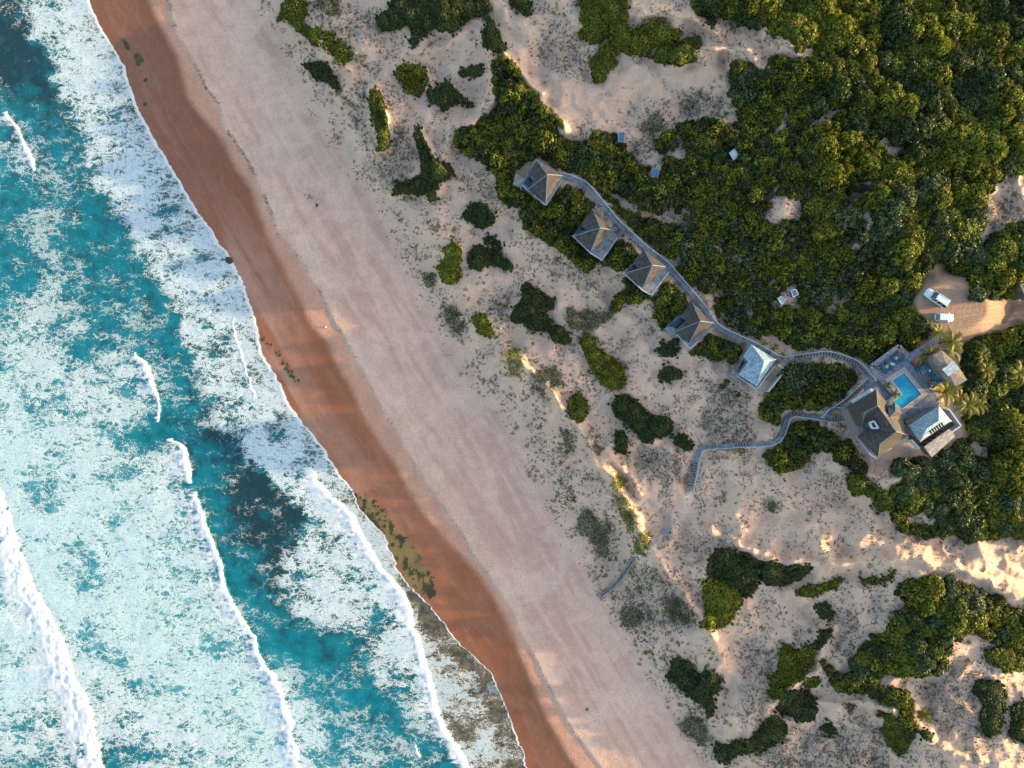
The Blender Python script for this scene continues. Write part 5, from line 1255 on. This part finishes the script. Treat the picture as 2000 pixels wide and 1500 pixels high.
for i in range(n):
    x0, x1 = -.95 + 1.9*i/n, -.95 + 1.9*(i+1)/n; zf = lambda x: .05 + .025*math.sin(x*9)
    hw = lambda x: .26*(1 - max(0, abs(x) - .7)/.5)
    s.poly([(c.x+x0, c.y-hw(x0)-x0*.03, c.z+zf(x0)), (c.x+x1, c.y-hw(x1)-x1*.03, c.z+zf(x1)), (c.x+x1, c.y+hw(x1), c.z+zf(x1)+.03), (c.x+x0, c.y+hw(x0), c.z+zf(x0)+.03)])
o = s.build('towel', 'white_fabric'); o.modifiers.new('t','SOLIDIFY').thickness = .03; tag(o, 'crumpled white towel lying on the pool deck', 'towel')
def pot(px_, label, mat, r=.34, plant=True, z=DZ, sc_=1.0):
    t = thing('plant_pot', label, 'plant pot', Wv(*px_, z)); s = MB()
    s.cyl((0,0,0), r*.75, .45, 16, r2=r); s.build('pot', mat, t)
    s = MB(); s.cyl((0,0,.40), r*.86, .07, 16); s.build('soil', 'yard_soil', t)
    if plant:
        v, q, tn, mi = foliage([(0,0,.5,.3*sc_,.35)], 90, .2, rng, core=False, loose=.6); link('foliage', quads_mesh('foliage', v, q, tn, mi), t, ('leaf_dark',))
pot((1755,686), 'glossy red pot in the top corner of the pool deck', 'red_glaze', .38, False)
pot((1715,716), 'pale basket planter in the left corner of the pool deck', 'basket', .36, True, sc_=.7)
def sofa(label, pts, z=DZ):
    t = thing('corner_sofa', label, 'sofa', Wv(*pts[1], z)); inv = Vector(t.location)
    P_ = [Wv(*p, z) for p in pts]; s = MB(); b2 = MB(); cu = MB(); c = sum(P_, Vector())/3
    for a_, b_ in ((P_[0], P_[1]), (P_[1], P_[2])):
        d = (b_-a_).normalized(); n_ = Vector((d.y, -d.x, 0)); n_ = n_ if n_.dot(c - (a_+b_)/2) > 0 else -n_
        e0, e1 = a_ - d*.0, b_ + d*.35 if b_ is P_[1] else b_
        s.bar(e0 + Vector((0,0,.16)), e1 + Vector((0,0,.16)), .8, .3)
        cu.bar(e0 + Vector((0,0,.38)) + n_*.05, e1 + Vector((0,0,.38)) + n_*.05, .7, .14)
        b2.bar(e0 - n_*.40 + Vector((0,0,.45)), e1 - n_*.40 + Vector((0,0,.45)), .16, .55)
    for mb, nm, mt in ((s,'base','dark_timber'),(cu,'seat','blue_fabric'),(b2,'backrest','navy_fabric')):
        o = mb.build(nm, mt, t, bevel=.03); o.location = -inv
    for k in (0, 2):
        q = P_[k].lerp(P_[1], .15) + Vector((0,0,.52)); s = MB(); s.box(q - inv, .4, .4, .14, .6); s.build('cushion', 'white_fabric' if k else 'navy_fabric', t, bevel=.04)
sofa('blue corner sofa at the top of the deck round the pale square table', [(1791,724),(1806,713),(1815,726)])
sofa('blue corner sofa at the right of the deck round the copper fire bowl', [(1821,731),(1831,745),(1816,755)])
t = thing('coffee_table', 'pale square coffee table with a red centre inside the upper sofa', 'table', Wv(1802,725,DZ), R(40)); s = MB(); s.box((0,0,.34), .9, .9, .08); s.build('table_top', 'pale_stone', t, bevel=.02)
for sx in (-.35,.35):
    for sy in (-.35,.35): s = MB(); s.box((sx,sy,.15), .08, .08, .3); s.build('leg', 'tan_timber', t)
s = MB(); s.cyl((0,0,.38), .22, .1, 12); s.build('tray', 'red_glaze', t)
t = thing('fire_bowl', 'round copper fire bowl inside the right hand sofa', 'fire bowl', Wv(1816,743,DZ)); s = MB(); s.cyl((0,0,.12), .28, .26, 20, r2=.46); s.build('bowl', 'copper', t)
s = MB(); s.cyl((0,0,0), .3, .14, 12); s.build('foot', 'dark_timber', t); s = MB(); s.cyl((0,0,.36), .28, .04, 12); s.build('ash', 'tyre', t)
t = thing('outdoor_bar', 'brown timber bar box between the lodge and the pavilion', 'bar', Wv(1771,824,DZ), R(30)); s = MB(); s.box((0,0,.5), 1.3, 1.1, 1.0); s.build('cabinet', 'dark_timber', t, bevel=.02); s = MB(); s.box((0,0,1.04), 1.4, 1.2, .07); s.build('counter', 'copper', t)
t = thing('water_tank', 'small white box on the left corner of the pavilion', 'box', Wv(1773,837,FL-.3), R(30)); s = MB(); s.box((0,0,.9), .7, .6, 1.8); s.build('cabinet', 'white_fabric', t, bevel=.03); s = MB(); s.box((0,0,1.83), .78, .68, .06); s.build('lid', 'white_trim', t)

# ------------------------------------------------------------------ boardwalks
def boardwalk(name, label, pts, width, lift, rails=(1,), steps=(), mat='walk_boards', rail_mat='white_trim', cat='boardwalk', zs=None, gap=.035, plank=.30):
    # resample in photo space
    P_ = [np.array(p, float) for p in pts]; out = [];
    for a_, b_ in zip(P_[:-1], P_[1:]):
        n = max(1, int(np.hypot(*(b_-a_))/3)); out += [a_ + (b_-a_)*i/n for i in range(n)]
    out.append(P_[-1]); A = np.array(out); g = hgt(A[:,0], A[:,1])
    n = len(g); z = np.array([g[max(0,i-3):i+4].max() for i in range(n)]) + lift
    if zs: z = np.interp(np.arange(n)/(n-1), [k_[0] for k_ in zs], [k_[1] for k_ in zs])
    for _ in range(6): z[1:-1] = (z[:-2] + 2*z[1:-1] + z[2:])/4
    C_ = [Vector(W(A[i,0], A[i,1], z[i])) for i in range(n)]
    for _ in range(2): C_ = [C_[0]] + [(C_[i-1] + C_[i]*2 + C_[i+1])/4 for i in range(1, n-1)] + [C_[-1]]
    L_ = [0]; 
    for i in range(1, n): L_.append(L_[-1] + (C_[i]-C_[i-1]).length)
    tot = L_[-1]; L_ = np.array(L_); X_ = np.array([list(c) for c in C_])
    def at(s_):
        p = Vector([float(np.interp(s_, L_, X_[:,k])) for k in range(3)]); q = Vector([float(np.interp(min(tot, s_+.4), L_, X_[:,k])) for k in range(3)]); r2 = Vector([float(np.interp(max(0, s_-.4), L_, X_[:,k])) for k in range(3)])
        d = q - r2; d.z = 0; d.normalize(); return p, d
    root = thing(name, label, cat, C_[0]); inv = Vector(root.location)
    s = MB(); s_ = 0; k = 0
    while s_ < tot:
        p, d = at(s_ + plank/2); dark = any(a_ < s_/tot < b_ for a_, b_ in steps); m_ = 1 if (dark and k % 2) else 0
        n_ = Vector((-d.y, d.x, 0)); dz = (-.16 if m_ else 0) + random.uniform(-.008,.008)
        q = p - inv + Vector((0,0,dz)); s.bar(q - n_*width/2*random.uniform(.97,1.02), q + n_*width/2*random.uniform(.97,1.02), plank - gap, .05, m_)
        s_ += plank; k += 1
    s.build('planks', [mat, 'dark_timber'], root)
    b_ = MB(); m = max(2, int(tot/1.2)); pr = None
    for i in range(m+1):
        p, d = at(tot*i/m); n_ = Vector((-d.y, d.x, 0)); cur = [p - inv + n_*sg*(width/2 - .1) - Vector((0,0,.13)) for sg in (-1,1)]
        if pr:
            for j in (0,1): b_.bar(pr[j], cur[j], .1, .16)
        pr = cur
    b_.build('bearer', 'weathered_timber', root)
    for sg in rails:
        r2 = MB(); pr = None; m = max(2, int(tot/1.8))
        for i in range(m+1):
            p, d = at(tot*i/m); n_ = Vector((-d.y, d.x, 0)); q = p - inv + n_*sg*(width/2 + .05)
            r2.box((q.x, q.y, q.z + .35), .1, .1, 1.1)
            if pr is not None:
                r2.bar(pr + Vector((0,0,.9)), q + Vector((0,0,.9)), .09, .06); r2.bar(pr + Vector((0,0,.5)), q + Vector((0,0,.5)), .05, .05)
            pr = q
        r2.build('railing', rail_mat, root)
    lg_ = MB(); m = max(1, int(tot/2.4))
    for i in range(m+1):
        p, d = at(tot*i/m); n_ = Vector((-d.y, d.x, 0))
        for sg in (-1,1):
            q = p - inv + n_*sg*(width/2 - .12); lg_.box((q.x, q.y, q.z - .75), .12, .12, 1.3)
    lg_.build('support_posts', 'weathered_timber', root)
    return root
boardwalk('boardwalk', 'long grey blue boardwalk running behind all five cottages to the lodge', [(1098,343),(1120,350),(1145,363),(1165,385),(1205,435),(1262,487),(1300,515),(1330,550),(1373,600),(1397,636),(1415,648),(1465,670),(1500,688),(1522,703),(1545,699),(1575,695),(1612,690),(1640,696),(1678,712),(1694,733),(1704,746)], .85, .55, (1,), ((.21,.235),(.47,.49),(.70,.72),(.78,.97)))
boardwalk('boardwalk', 'branch boardwalk curving from the terrace down the left of the lodge', [(1694,742),(1672,764),(1643,790),(1620,803),(1611,812),(1606,818)], .95, .45, (-1,), ((.1,.9),))
boardwalk('boardwalk', 'blue grey boardwalk zigzagging from the lodge down to the open dune', [(1658,817),(1640,821),(1622,821),(1598,815),(1570,811),(1548,808),(1538,813),(1533,828),(1526,850),(1516,862),(1500,867),(1440,869),(1400,872),(1374,873),(1366,879),(1357,915),(1349,956)], .85, .35, (1,), ((.04,.14),(.2,.26),(.55,.62),(.70,.74),(.86,.98)))
boardwalk('boardwalk', 'short timber bridge from the main boardwalk to the second cottage', [(1208,440),(1199,449)], 1.0, .6, ())
boardwalk('boardwalk', 'wide grey walkway from the pool deck to the parking clearing', [(1773,701),(1800,683),(1822,668),(1838,655)], 1.35, 0, (), (), 'deck_boards', zs=[(0,DZ+.06),(1,FL+1.6)])
boardwalk('beach_stair', 'slatted timber stair dropping from the dune to the beach', [(1237,1090),(1226,1108),(1209,1133),(1190,1150),(1170,1166)], .85, .25, (1,-1), ((.05,.95),), 'deck_boards', 'weathered_timber', 'stair')
# fallen, half buried slatted walk
root = thing('broken_walkway', 'broken weathered walkway half buried in sand above the beach stair', 'walkway', Wv(1294,1040, hp(1294,1040))); inv = Vector(root.location)
zz_ = [hp(1317-46*t_+ox_, 1019+42*t_) - (-.12*t_) for t_ in (0,.2,.4,.6,.8,1) for ox_ in (-5,0,5)]; zm_ = max(zz_); a_, b_ = Wv(1317,1019,zm_+.5), Wv(1271,1061,zm_+.4); d = (b_-a_).normalized(); n_ = Vector((-d.y, d.x, 0)).normalized(); Ln = (b_-a_).length
for off, q0, q1, nm in ((-.55,0,.5,'rail'),(-.05,.02,1,'rail'),(.55,.0,1,'rail')):
    s = MB(); s.bar(a_ + d*Ln*q0 + n_*off - inv, a_ + d*Ln*q1 + n_*off - inv, .12, .14); s.build(nm, 'deck_boards', root)
s = MB(); k = 0
while k*.27 < Ln*.97:
    w0, w1 = (.6, .6) if k*.27 < Ln*.45 else (.6, random.choice((.1, .55, .3)))
    if random.random() > .12: p = a_ + d*k*.27 - inv + Vector((0,0,.09)); s.bar(p - n_*w1*.9, p + n_*w0, .19, .04)
    k += 1
s.build('slats', 'deck_boards', root)

# ------------------------------------------------------------------ cars
def car(label, c_px, fwd_px, Lc, Wc, Hc, boxy):
    a_, b_ = Wv(*c_px, 20.2), Wv(*fwd_px, 20.2); dv = b_ - a_; rz = math.atan2(dv.y, dv.x); g = hp(*c_px)
    root = thing('parked_car', label, 'car', (*xy(c_px, g + .8), g), rz); h = Lc/2
    def loft(st, name, mats, parent, mid=None):
        s = MB(); rings = []
        for (x, hw, z0, z1, tw) in st:
            rings.append([(x,-hw*.92,z0),(x,-hw,z0+(z1-z0)*.35),(x,-hw*.985,z0+(z1-z0)*.75),(x,-hw*tw,z1),(x,0,z1+.035),(x,hw*tw,z1),(x,hw*.985,z0+(z1-z0)*.75),(x,hw,z0+(z1-z0)*.35),(x,hw*.92,z0)])
        k = 9
        for r in rings: s.v += r
        for i in range(len(rings)-1):
            for j in range(k):
                s.f.append((i*k+j, i*k+(j+1)%k, (i+1)*k+(j+1)%k, (i+1)*k+j)); s.m.append(0)
        s.f.append(tuple(range(k))[::-1]); s.f.append(tuple((len(rings)-1)*k + j for j in range(k))); s.m += [0,0]
        o = s.build(name, mats, parent, smooth=True); sb = o.modifiers.new('s','SUBSURF'); sb.levels = 1; sb.render_levels = 1
        bmh = o.data; 
        return o
    w = Wc/2; sh = Hc*.56; gl = .25
    body = loft([(-h, w*.80, .42, sh*.86, .8),(-h+.12, w*.94, .30, sh*.97, .86),(-h+.6, w, gl, sh, .9),(-.3, w, gl, sh*1.0, .9),(h*.42, w, gl, sh*.99, .9),(h*.7, w*.98, gl, sh*.93, .88),(h-.18, w*.88, .3, sh*.84, .84),(h, w*.70, .42, sh*.66, .8)], 'body', 'car_paint', root)
    if boxy: gs, ge, rs, re_ = -h+.10, h*.46, -h+.32, h*.16
    else: gs, ge, rs, re_ = -h+.16, h*.50, -h+.62, h*.12
    z0, z1 = sh*.96, Hc
    s = MB(); B = [(gs, w*.88, z0),(ge, w*.86, z0)]; T = [(rs, w*.72, z1-.03),(re_, w*.70, z1-.03)]
    lo = [(B[0][0],-B[0][1],z0),(B[1][0],-B[1][1],z0),(B[1][0],B[1][1],z0),(B[0][0],B[0][1],z0)]; hi = [(T[0][0],-T[0][1],T[0][2]),(T[1][0],-T[1][1],T[1][2]),(T[1][0],T[1][1],T[1][2]),(T[0][0],T[0][1],T[0][2])]
    s.v = lo + hi; s.f = [(0,1,5,4),(1,2,6,5),(2,3,7,6),(3,0,4,7),(4,5,6,7)]; s.m = [0]*5; s.build('windows', 'glass_dark', root)
    s = MB(); s.prism([(rs-.04,-w*.76),(re_+.02,-w*.73),(re_+.10,0),(re_+.02,w*.73),(rs-.04,w*.76)], z1-.05, z1+.02); s.build('roof', 'car_paint', root, bevel=.03)
    pl = MB()
    for sy in (-1,1):
        pl.bar((ge-.02, sy*w*.86, z0),(re_, sy*w*.715, z1-.02), .07, .05); pl.bar((gs+.02, sy*w*.88, z0),(rs, sy*w*.735, z1-.02), .10, .06)
        for t in ((.36,.68) if boxy else (.5,)): xm = gs + (ge-gs)*t; xt = rs + (re_-rs)*t; pl.bar((xm, sy*w*.885, z0),(xt, sy*w*.735, z1-.02), .09, .05)
    pl.build('pillars', 'car_paint', root)
    for sx in (-h*.60, h*.62):
        for sy in (-1,1):
            s = MB(); s.cyl((sx, sy*(w-.20), .34), .34, .22*sy, 18, axis=(0,1,0)); wh = s.build('wheel', 'tyre', root)
            s = MB(); s.cyl((sx, sy*(w+.025), .34), .2, .02*sy, 12, axis=(0,1,0)); s.build('rim', 'steel', wh)
    for sy in (-1,1):
        s = MB(); s.box((h-.14, sy*w*.62, sh*.66), .12, .3, .15, sy*.25); s.build('headlight', 'lamp_glass', root)
        s = MB(); s.box((-h+.06, sy*w*.74, sh*.74), .08, .14, .3); s.build('tail_light', 'lamp_red', root)
        s = MB(); s.box((ge-.22, sy*(w+.07), z0+.06), .14, .2, .13); s.build('wing_mirror', 'car_paint', root, bevel=.02)
    if boxy:
        for sy in (-1,1): s = MB(); s.bar((rs+.2, sy*w*.66, z1+.06),(re_-.2, sy*w*.66, z1+.06), .05, .05); s.build('roof_rail', 'steel', root)
    return root
car('large white off road car parked at an angle, nearest the trees', (1829,582), (1811,570), 4.9, 1.9, 1.85, True)
car('small white hatchback parked level, below the larger car', (1845,620), (1862,621), 3.75, 1.66, 1.5, False)

# ------------------------------------------------------------------ palms, aloe
def frond_mesh():
    s = MB(); n = 12; spine = []
    for i in range(n+1):
        t = i/n; spine.append(Vector((t*1.0, 0, .34*math.sin(t*2.3) - .42*t*t)))
    for i in range(n):
        a_, b_ = spine[i], spine[i+1]; s.bar(a_, b_, .022, .02)
        t = (i+.5)/n; ln = .17*math.sin(math.pi*min(1, .12 + t*.9))**.6
        for sg in (-1,1):
            for q in (0,.5):
                p = a_.lerp(b_, q); e_ = p + Vector((ln*.75, sg*ln, -ln*.45)); w_ = Vector((.045,0,0))
                s.poly([p, p + w_, e_ + w_*.3, e_])
    me = bpy.data.meshes.new('frond'); me.from_pydata(s.v, [], s.f)
    a2 = me.color_attributes.new('Tint','FLOAT_COLOR','POINT'); c = np.ones((len(s.v),4), np.float32); c[:,:3] = (.7+.6*np.random.default_rng(1).random(len(s.v)))[:,None]; a2.data.foreach_set('color', c.ravel())
    me.materials.append(MATS['leaf_palm']); me.update(); return me
FR = frond_mesh()
def palm(p, size, label, h=None, nf=11, spread=1.0):
    g = hp(*p); h = h if h is not None else 1.6 + size*.7
    base = Wv(p[0], p[1], g + h); root = thing('palm_tree', label, 'palm', (base.x, base.y, g), random.random()*6.28, 'palms round the lodge and cottages')
    s = MB(); k = 7
    for i in range(k): s.cyl((math.sin(i/k)*.12, 0, h*i/k - .1), .17 - .07*i/k, h/k + .04, 9, r2=.15 - .07*i/k)
    s.build('trunk', 'bark', root)
    for i in range(nf):
        f = bpy.data.objects.new('frond', FR); col.objects.link(f); f.parent = root; f.location = (.1, 0, h)
        f.rotation_euler = (random.uniform(-.25,.25), random.uniform(-.45,.25) - (.5 if i % 4 == 0 else 0), i*2.4 + random.uniform(-.3,.3)); sc_ = size*random.uniform(.75,1.1); f.scale = (sc_, sc_*1.15, sc_)
for a_ in [((1830,648),1.9,'palm at the edge of the parking clearing by the walkway'),((1857,668),3.0,'large palm at the right end of the walkway, top one of the pair'),((1861,684),2.6,'broad leaved palm overhanging the top corner of the service building'),((1813,694),3.0,'palm beside the grey walkway, over the planted bed'),
 ((1846,765),3.4,'largest palm, right of the pool between deck and service building'),((1874,775),2.2,'small palm just right of the largest palm'),((1888,790),3.0,'palm with long pale fronds above the pavilion path'),((1909,790),2.4,'palm at the far right of the cluster by the pavilion'),
 ((1898,683),1.1,'tiny yellow palm in the thicket below the road'),((1919,694),1.9,'palm in the thicket just right of the tiny yellow one'),((1923,722),2.4,'palm with drooping fronds halfway down the right hand thicket'),((1936,822),1.3,'small pale palm alone in the thicket right of the pavilion'),((1896,840),1.5,'bright yellow palm beside the bare sand near the timber shed'),
 ((1990,728),2.8,'palm cut by the right edge of the thicket'),((1491,672),.95,'small palm on the uphill side of the pale roofed cottage'),((1510,680),1.05,'second small palm uphill of the pale roofed cottage'),((1528,695),.9,'small palm where the boardwalk leaves the pale roofed cottage'),((1517,709),.9,'small palm at the right corner of the pale roofed cottage'),((1495,738),.7,'tiny palm inside the walled yard of the pale roofed cottage'),((1450,672),.8,'tiny palm left of the pale roofed cottage')]:
    palm(*a_, h=None if a_[1] > 1.6 else .9)
palm((1733,750),.95,'spiky palm in the stone bed left of the pool', .5); palm((1748,768),1.15,'larger spiky palm at the inner corner of the pool', .5)
palm((1805,1392),1.9,'spiky agave in the dry scrub at lower right', .4, 22); palm((1790,1290),1.5,'round pale rosette plant inside the lower right thicket', 2.0, 24)

# ------------------------------------------------------------------ small roofs and panels on the hillside
def panel(label, pts, mat, h=.9, rim='grey_trim'):
    c = ctr(pts); g = hp(*c); z = [g+h+1.1, g+h+1.1, g+h+.85, g+h+.85]; root = thing('roof_light', label, 'tank cover', (*xy(c, g), g)); inv = Vector(root.location)
    P_ = [Wv(*p, zz) for p, zz in zip(pts, z)]; s = MB(); s.poly(P_ if (P_[1]-P_[0]).cross(P_[2]-P_[0]).z > 0 else P_[::-1]); o = s.build('cover', mat, root); o.location = -inv
    s = MB()
    for i in range(4): s.bar(P_[i] + Vector((0,0,.03)), P_[(i+1)%4] + Vector((0,0,.03)), .16, .16)
    o = s.build('frame', rim, root); o.location = -inv
    s = MB(); q = shrink(pts, .86); s.prism([xy(p, g+1) for p in q], g-.5, [zz-.08 for zz in z]); o = s.build('box', 'dark_timber', root); o.location = -inv
panel('bright blue topped box at the lower rim of the sand bowl', [(1207,260),(1219,259),(1218,277),(1208,277)], 'panel_blue')
panel('blue topped box behind the second cottage on a sandy spot', [(1273,331),(1285,330),(1285,346),(1274,346)], 'panel_blue')
panel('white topped box in the thicket behind the cottages, farthest uphill', [(1425,299),(1434,291),(1442,303),(1433,313)], 'white_fabric', rim='white_trim')
panel('grey green topped box, left one of the pair on bare soil', [(1519,583),(1526,578),(1534,586),(1527,595)], 'panel_green', rim='white_trim')
panel('blue topped box, right one of the pair on bare soil', [(1545,568),(1553,565),(1559,575),(1549,580)], 'panel_blue', rim='white_trim')
root = thing('timber_hut', 'dark timber roof at the right edge beside the dirt road', 'hut', (*xy((1992,570), 20), hp(1992,570))); inv = Vector(root.location); g = hp(1992,570)
addroof('roof', [(1985,560,g+2.2),(1992,556,g+2.6),(2004,583,g+2.6),(1995,588,g+2.2),(2010,578,g+2.2),(2000,553,g+2.2)], [(0,1,2,3),(1,5,4,2)], 'shingle', root)
walls([(1987,562),(2000,556),(2008,577),(1995,584)], g-.5, g+2.1, root, 'dark_timber')
for ch in root.children: ch.location = ch.location - inv

# ------------------------------------------------------------------ rocks, driftwood, float
def rockmesh(seed):
    r_ = np.random.default_rng(seed); v, q = cubesphere(4); n = np.array([fbm(np.array([p[0]*1.3+5+seed]), np.array([p[1]*1.3+p[2]]), 3, seed % 8)[0] for p in v]); key = np.round(v, 4)
    v = v*(.6 + .8*n)[:,None]; v[:,2] *= .5; me = quads_mesh('rock', v, q); me.polygons.foreach_set('use_smooth', np.ones(len(q), bool)); return me
RM = [rockmesh(i) for i in range(4)]
for me in RM: me.materials.append(MATS['rock'])
RMA = [m_.copy() for m_ in RM]
for me in RMA: me.materials.clear(); me.materials.append(MATS['rock_algae'])
def rock(p, r, label, group, alg=False):
    g = max(hp(*p), 0); o = bpy.data.objects.new('rock', random.choice(RMA if alg else RM)); col.objects.link(o); o.location = (*xy(p, g), g); o.scale = (r*random.uniform(.7,1.3), r*random.uniform(.7,1.3), r*.6); o.rotation_euler = (0,0,random.random()*6.28); tag(o, label, 'rock', group)
for dx, dy, r in ((0,0,.7),(3,6,.6),(5,11,.55),(-3,-5,.45)): rock((246+dx,84+dy), r, 'dark rock in the upper cluster on wet sand at the top left', 'rocks in the upper cluster at top left')
for dx, dy, r in ((0,0,.8),(4,6,.7),(1,10,.6),(-3,3,.5),(6,1,.5)): rock((270+dx,112+dy), r, 'mossy yellow green rock in the second cluster at the top left', 'mossy rocks at top left', True)
rock((285,157), .45, 'small rock ringed by swash below the mossy cluster', None); rock((284,204), .4, 'small rock at the foam edge, lowest of the top left rocks', None); rock((447,508), .9, 'dark rock at the foam edge halfway down the beach', None)
q_ = np.random.default_rng(5)
for i in range(30):
    t = q_.random(); x = 512 + 70*t + q_.normal()*4; y = 652 + 95*t + q_.normal()*4
    if x > WL(np.array([y]))[0] + 3: rock((x, y), q_.uniform(.15,.36), 'dark rock in the narrow reef strip beside the foam', 'rocks in the narrow reef strip', q_.random() < .35)
for i in range(42):
    t = q_.random(); cxy = np.array([(700,968),(735,1000),(770,1045),(810,1090),(838,1140)]); k = min(3, int(t*4)); c_ = cxy[k]*(1-(t*4-k)) + cxy[k+1]*(t*4-k); x, y = c_ + q_.normal(size=2)*11
    if inpoly(np.array([x]), np.array([y]), REEF)[0]: rock((x, y), q_.uniform(.15,.4), 'low rock in the wide mossy reef at the water line', 'rocks in the wide mossy reef', q_.random() < .6)
def drift(p, label, n, L0, name='driftwood', cat='driftwood', spread=.5):
    g = hp(*p); s = MB()
    for i in range(n):
        a_ = random.random()*6.28; c = Vector((random.uniform(-spread,spread), random.uniform(-spread,spread), .08)); d = Vector((math.cos(a_), math.sin(a_), random.uniform(-.05,.2)))*L0*random.uniform(.4,1)
        s.bar(c - d/2, c + d/2, .12, .1); s.bar(c, c + d*.4 + Vector((-d.y,d.x,0))*.35, .07, .07)
    o = s.build(name, 'wrack'); o.location = (*xy(p, g), g); tag(o, label, cat)
drift((619,401), 'black driftwood lump on the upper part of the dry beach', 4, .8, spread=.2); drift((603,386), 'scattered brown driftwood bits up left of the black lump', 5, .5, spread=.9)
drift((1147,1385), 'small black driftwood piece alone on the lower beach', 3, .6, spread=.12); drift((1416,1331), 'dark forked driftwood on sand beside the wing shaped bush', 4, 1.1, spread=.3); drift((1532,938), 'brown driftwood in the speckled sand flat', 5, .6, spread=.4)
# wrack line along the berm
q_ = np.random.default_rng(9); yy = q_.uniform(-20, 1500, 2600); keep = fbm(yy/45, yy*0+4, 3, 2) > .5; yy = yy[keep]; xx_ = E2(yy) + q_.normal(size=len(yy))*2.2 + 2
me_x = (yy < 420) | (q_.random(len(yy)) < .25); tufts('seaweed_line', xx_[me_x], yy[me_x], q_, 2, .25, .07, 'grass_dry', .1, 'dark line of dried seaweed crumbs along the beach step')
s = MB(); v, q = cubesphere(5); s.v = [tuple(p*.19) for p in v]; s.f = [tuple(int(k) for k in f) for f in q]; s.m = [0]*len(q); o = s.build('float', 'white_fabric', smooth=True); g = hp(636,639); o.location = (*xy((636,639), g), g+.14); tag(o, 'small round white float lying on the moist sand', 'float')
print('objects', len(bpy.data.objects))
